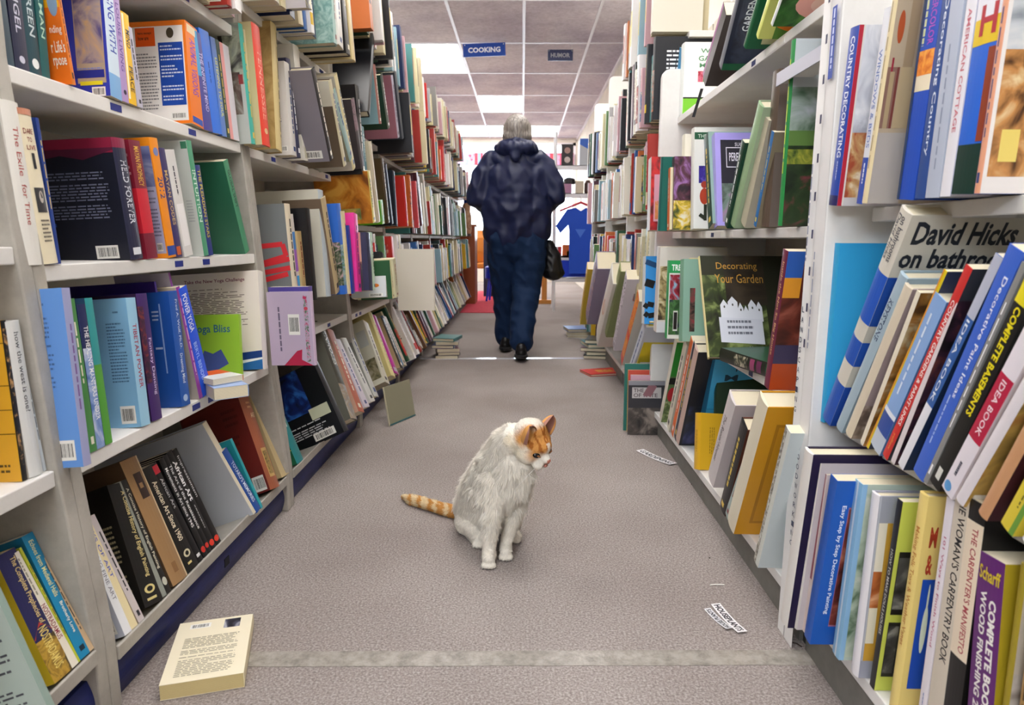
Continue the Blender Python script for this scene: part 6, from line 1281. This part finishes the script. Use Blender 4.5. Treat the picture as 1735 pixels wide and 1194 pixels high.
for fx, fy, Y in ((828, 945, 1.578), (857, 934, 1.622), (812, 915, 1.69)):
    P = at_Y(fx, fy, Y)
    for dx in (-.013, -.0045, .0045, .013):
        ells.append(((P.x+dx, P.y-.011+abs(dx)*.35, .0085), (.0058, .0105, .0078), None))
body = blob(ch, ells, .0030, 5)
# tail, striped, joined to the body surface
tl = [(790, 868, 1.83), (772, 866, 1.88), (752, 862, 1.92), (732, 856, 1.955), (712, 850, 1.99), (696, 846, 2.02), (684, 842, 2.035)]
def floor_at(u, v, z):
    r_ = ray(u, v); return CP + r_*((z-CP.z)/r_.z)
tchain = []
for i, (u, v, Y) in enumerate(tl):
    rad = (.020, .0185, .0175, .017, .0165, .014, .007)[i]
    if i == 0: P = at_Y(u, v, Y); P.z = max(P.z, .03)
    else: P = floor_at(u, v, rad+.002)
    tchain.append((P.x, P.y, P.z, rad))
body2 = blob(ch+[tchain], ells, .0030, 5)
bpy.data.meshes.remove(body); body = body2
nv = len(body.vertices); co = np.empty(nv*3); body.vertices.foreach_get('co', co); co = co.reshape(-1, 3)
co[:, 2] = np.maximum(co[:, 2], .0006); body.vertices.foreach_set('co', co.reshape(-1)); body.update()
hcv = np.array(HCt); Fv, Uv, Nv = map(np.array, (F, U_, N_)); TP = np.array([t[:3] for t in tchain])
def furcol(P):
    d = P-hcv; l, f, u = d@Nv/HS, d@Fv/HS, d@Uv/HS
    wht = np.array(lin('#eae4d8')[:3]); crm = np.array(lin('#e2cfa8')[:3]); org = np.array(lin('#cf9450')[:3]); dor = np.array(lin('#a8662c')[:3]); pnk = np.array(lin('#c07c68')[:3])
    c = np.tile(wht, (len(P), 1)); n = np.array([mnoise.noise(Vector(p)*60) for p in P]); n2 = np.array([mnoise.noise(Vector(p)*160) for p in P])
    head = (np.abs(l) < .07) & (f > -.035) & (f < .08) & (np.abs(u) < .075)
    # forehead, eye and ear patches; muzzle, cheeks and nape stay white
    t = np.clip((u-.000-np.abs(n)*.01)/.012, 0, 1)*np.clip((f+.012)/.012, 0, 1)
    t = np.maximum(t, np.clip(1-np.hypot(np.abs(l)-.024, f-.026)/.020, 0, 1)*np.clip((u+.018)/.01, 0, 1)*1.5)
    t = np.maximum(t, np.clip(1.4-np.hypot(np.abs(l)-.034, f+.006)/.018, 0, 1)*np.clip((u+.006)/.01, 0, 1))
    t = t*np.clip((.048-f)/.008, 0, 1); t = np.where((np.abs(l) < .0055) & (f > .03), t*.25, t); t = np.clip(t, 0, 1)*head
    stripe = (np.sin(np.abs(l)*420+n*3) > .55) & (u > .012)
    oc = np.where(stripe[:, None], dor, org)
    c = c*(1-t[:, None])+oc*t[:, None]
    ch_ = head*np.clip((.02-np.abs(u+.012))/.02, 0, 1)*np.clip((.035-f)/.02, 0, 1)*.5
    c = c*(1-ch_[:, None])+crm*ch_[:, None]
    nose = head & (f > .056) & (u > -.0125) & (np.abs(l) < .006); c[nose] = pnk
    mouth = head & (f > .048) & (np.abs(u+.0235) < .0016) & (np.abs(l) < .013); c[mouth] = np.array(lin('#8a6458')[:3])
    # tail rings
    dt = np.linalg.norm(P[:, None, :]-TP[None], axis=2).min(1); along = (P[:, 0]-TP[0][0])/(TP[-1][0]-TP[0][0])
    tail = (dt < .035) & (P[:, 2] < .06) & (along > .10); ring = np.sin(along*38+n*2.5) > .0
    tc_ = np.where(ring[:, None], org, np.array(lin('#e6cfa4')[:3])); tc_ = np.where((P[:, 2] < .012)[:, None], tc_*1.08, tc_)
    c[tail] = tc_[tail]
    low_dark = np.clip((.05-P[:, 2])/.05, 0, 1)*.12; c = c*(1-low_dark[:, None])*(1+.05*n2[:, None])  # fur gets darker toward the floor
    return np.clip(c, 0, 1)
def put_col(me, C):
    a = me.color_attributes.new('fur', 'FLOAT_COLOR', 'POINT'); a.data.foreach_set('color', np.c_[C, np.ones(len(C))].astype(np.float32).reshape(-1))
fm = bpy.data.materials.new('cat_fur'); fm.use_nodes = True; nt = fm.node_tree; fb = nt.nodes['Principled BSDF']
fb.inputs['Roughness'].default_value = .8; fb.inputs['Specular IOR Level'].default_value = .15
at_ = nt.nodes.new('ShaderNodeAttribute'); at_.attribute_name = 'fur'; nt.links.new(at_.outputs['Color'], fb.inputs['Base Color'])
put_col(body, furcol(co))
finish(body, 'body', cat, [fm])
# fur: short tapered strands rooted all over the body
rg = np.random.default_rng(4)
np_ = len(body.polygons); area_ = np.empty(np_); cen = np.empty(np_*3); nrm = np.empty(np_*3)
body.polygons.foreach_get('area', area_); body.polygons.foreach_get('center', cen); body.polygons.foreach_get('normal', nrm)
cen, nrm = cen.reshape(-1, 3), nrm.reshape(-1, 3)
NF = 52000
idx = rg.choice(np_, NF, p=area_/area_.sum()); C0 = cen[idx]+rg.normal(0, .0011, (NF, 3)); N0 = nrm[idx]
C0 = C0-N0*np.sum((C0-cen[idx])*N0, axis=1)[:, None]
d = C0-hcv; hl, hf, hu = d@Nv/HS, d@Fv/HS, d@Uv/HS; ishead = (np.linalg.norm(d, axis=1) < .068) | ((np.linalg.norm(d, axis=1) < .09) & (hf > .02) & (hu > -.045))
comb = np.tile(np.array([-.1, .15, -1.0]), (NF, 1))
comb[ishead] = -Fv+.15*Uv
tailm = (C0[:, 0] < TP[1][0]) & (C0[:, 2] < .06); comb[tailm] = (TP[-1]-TP[0])/np.linalg.norm(TP[-1]-TP[0])
comb = comb-N0*np.sum(comb*N0, axis=1)[:, None]; comb /= np.linalg.norm(comb, axis=1)[:, None]+1e-6
clump = np.array([[mnoise.noise(Vector(p)*45), mnoise.noise(Vector(p)*45+Vector((7, 0, 0))), mnoise.noise(Vector(p)*45+Vector((0, 9, 0)))] for p in C0])
D = comb*.9+N0*.42+clump*.75+rg.normal(0, .12, (NF, 3)); D /= np.linalg.norm(D, axis=1)[:, None]
bad = np.sum(D*N0, axis=1) < .08; D[bad] += N0[bad]*.3
ln = np.full(NF, .0125); ln[ishead] = .0055; ln[ishead & (hf > .022)] = .0025; ln[C0[:, 2] < .07] = .0055; ln[C0[:, 2] < .022] = .003; ln[tailm] = .008
chest = (C0[:, 2] > .12) & (C0[:, 2] < .27) & (N0[:, 1] < -.1) & ~ishead; ln[chest] = .019
ln *= rg.uniform(.6, 1.25, NF)
side = np.cross(D, N0); side /= np.linalg.norm(side, axis=1)[:, None]+1e-6; wd = .00055
mid = C0+D*ln[:, None]*.55+N0*ln[:, None]*.06; tip = C0+D*ln[:, None]+comb*ln[:, None]*.12-N0*ln[:, None]*.08
tip[:, 2] = np.maximum(tip[:, 2], .0008); mid[:, 2] = np.maximum(mid[:, 2], .0008)
V = np.stack([C0-side*wd, C0+side*wd, mid-side*wd*.8, mid+side*wd*.8, tip], axis=1).reshape(-1, 3)
me = bpy.data.meshes.new('fur'); me.vertices.add(len(V)); me.vertices.foreach_set('co', V.reshape(-1))
base = np.arange(NF)*5
loops = np.stack([base, base+1, base+3, base+2, base+2, base+3, base+4], axis=1).reshape(-1)
me.loops.add(len(loops)); me.loops.foreach_set('vertex_index', loops)
me.polygons.add(NF*2); st = np.stack([np.arange(NF)*7, np.arange(NF)*7+4], axis=1).reshape(-1); me.polygons.foreach_set('loop_start', st)
me.update(calc_edges=True)
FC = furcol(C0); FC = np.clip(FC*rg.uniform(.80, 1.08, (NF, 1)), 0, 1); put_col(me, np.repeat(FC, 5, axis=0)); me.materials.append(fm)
fo = bpy.data.objects.new('fur', me); COL.objects.link(fo); fo.parent = cat
# ears
earm_o = mat('#cf9450', .8); earm_i = mat('#9a6c5e', .7)
def ear(sg, fold):
    mb = MB(); n, k = 10, 8
    base_c = hp(sg*.029, -.006, .020); tipp = hp(sg*.046, -.016+fold, .054)
    ax = (tipp-base_c); back = (-F*.9+N_*sg*.35).normalized(); lat = ax.cross(back).normalized(); back = lat.cross(ax).normalized()*(1 if lat.cross(ax).dot(back) > 0 else -1)
    pts = []
    for i in range(n+1):
        t = i/n; wdt = .0225*(1-t**2.4)**.6+.0006; row = []
        for j in range(k+1):
            a = math.pi*(j/k-.5)*1.25; row.append(base_c+ax*t+lat*wdt*math.sin(a)*1.0+back*wdt*(math.cos(a)-.35)*.75)
        pts.append(row)
    for lay, m in ((0, earm_o), (1, earm_i)):
        vs = [p-(back*.0014 if lay else Vector()) for r_ in pts for p in r_]
        fs = [(i*(k+1)+j, i*(k+1)+j+1, (i+1)*(k+1)+j+1, (i+1)*(k+1)+j) for i in range(n) for j in range(k)]
        mb.add(vs, fs, m)
    mb.build('ear', cat, smooth=True)
ear(1, .006); ear(-1, .0)
# eyes, nose, whiskers
for sg in (1, -1):
    P = hp(sg*.0205, .0335, .0050); me_ = blob([], [(P, (.0118, .0100, .0078), H3)], .0014, 1)
    o = finish(me_, 'eye', cat, [mat('#0b0a0a', .12, .5)])
    mb = MB(); mb.tube([hp(sg*.0115, .0395, .001), hp(sg*.017, .0418, .0055), hp(sg*.0235, .0405, .0085), hp(sg*.029, .0345, .0065)], [.0012, .0022, .0022, .001], mat('#8a5a34', .8), 8)
    mb.build('eyelid', cat, smooth=True)
me_ = blob([], [(hp(0, .0592, -.0095), (.0060, .0038, .0040), H3)], .0012, 1); finish(me_, 'nose', cat, [mat('#b87464', .45)])
mb = MB(); q = random.Random(2)
for sg in (1, -1):
    for i in range(7):
        a = hp(sg*.013, .050, -.014-.0016*i); b1 = a+N_*sg*.02+F*.004-U_*(.004+.004*i); c1 = a+N_*sg*(.032+q.uniform(0, .01))-F*.0-U_*(.014+.006*i)-Vector((0, 0, .012))
        mb.tube([a, b1, c1], [.00022, .00018, .00006], mat('#f0ede6', .3), 4)
mb.build('whiskers', cat)
# claws and ear tufts
mb = MB()
for fx, fy, Y in ((828, 945, 1.578), (857, 934, 1.622)):
    P = at_Y(fx, fy, Y)
    for dx in (-.013, -.0045, .0045, .013): mb.tube([(P.x+dx, P.y-.021+abs(dx)*.3, .006), (P.x+dx, P.y-.0235+abs(dx)*.3, .0025)], [.0009, .0004], mat('#4a4038', .4), 5)
mb.build('claws', cat)
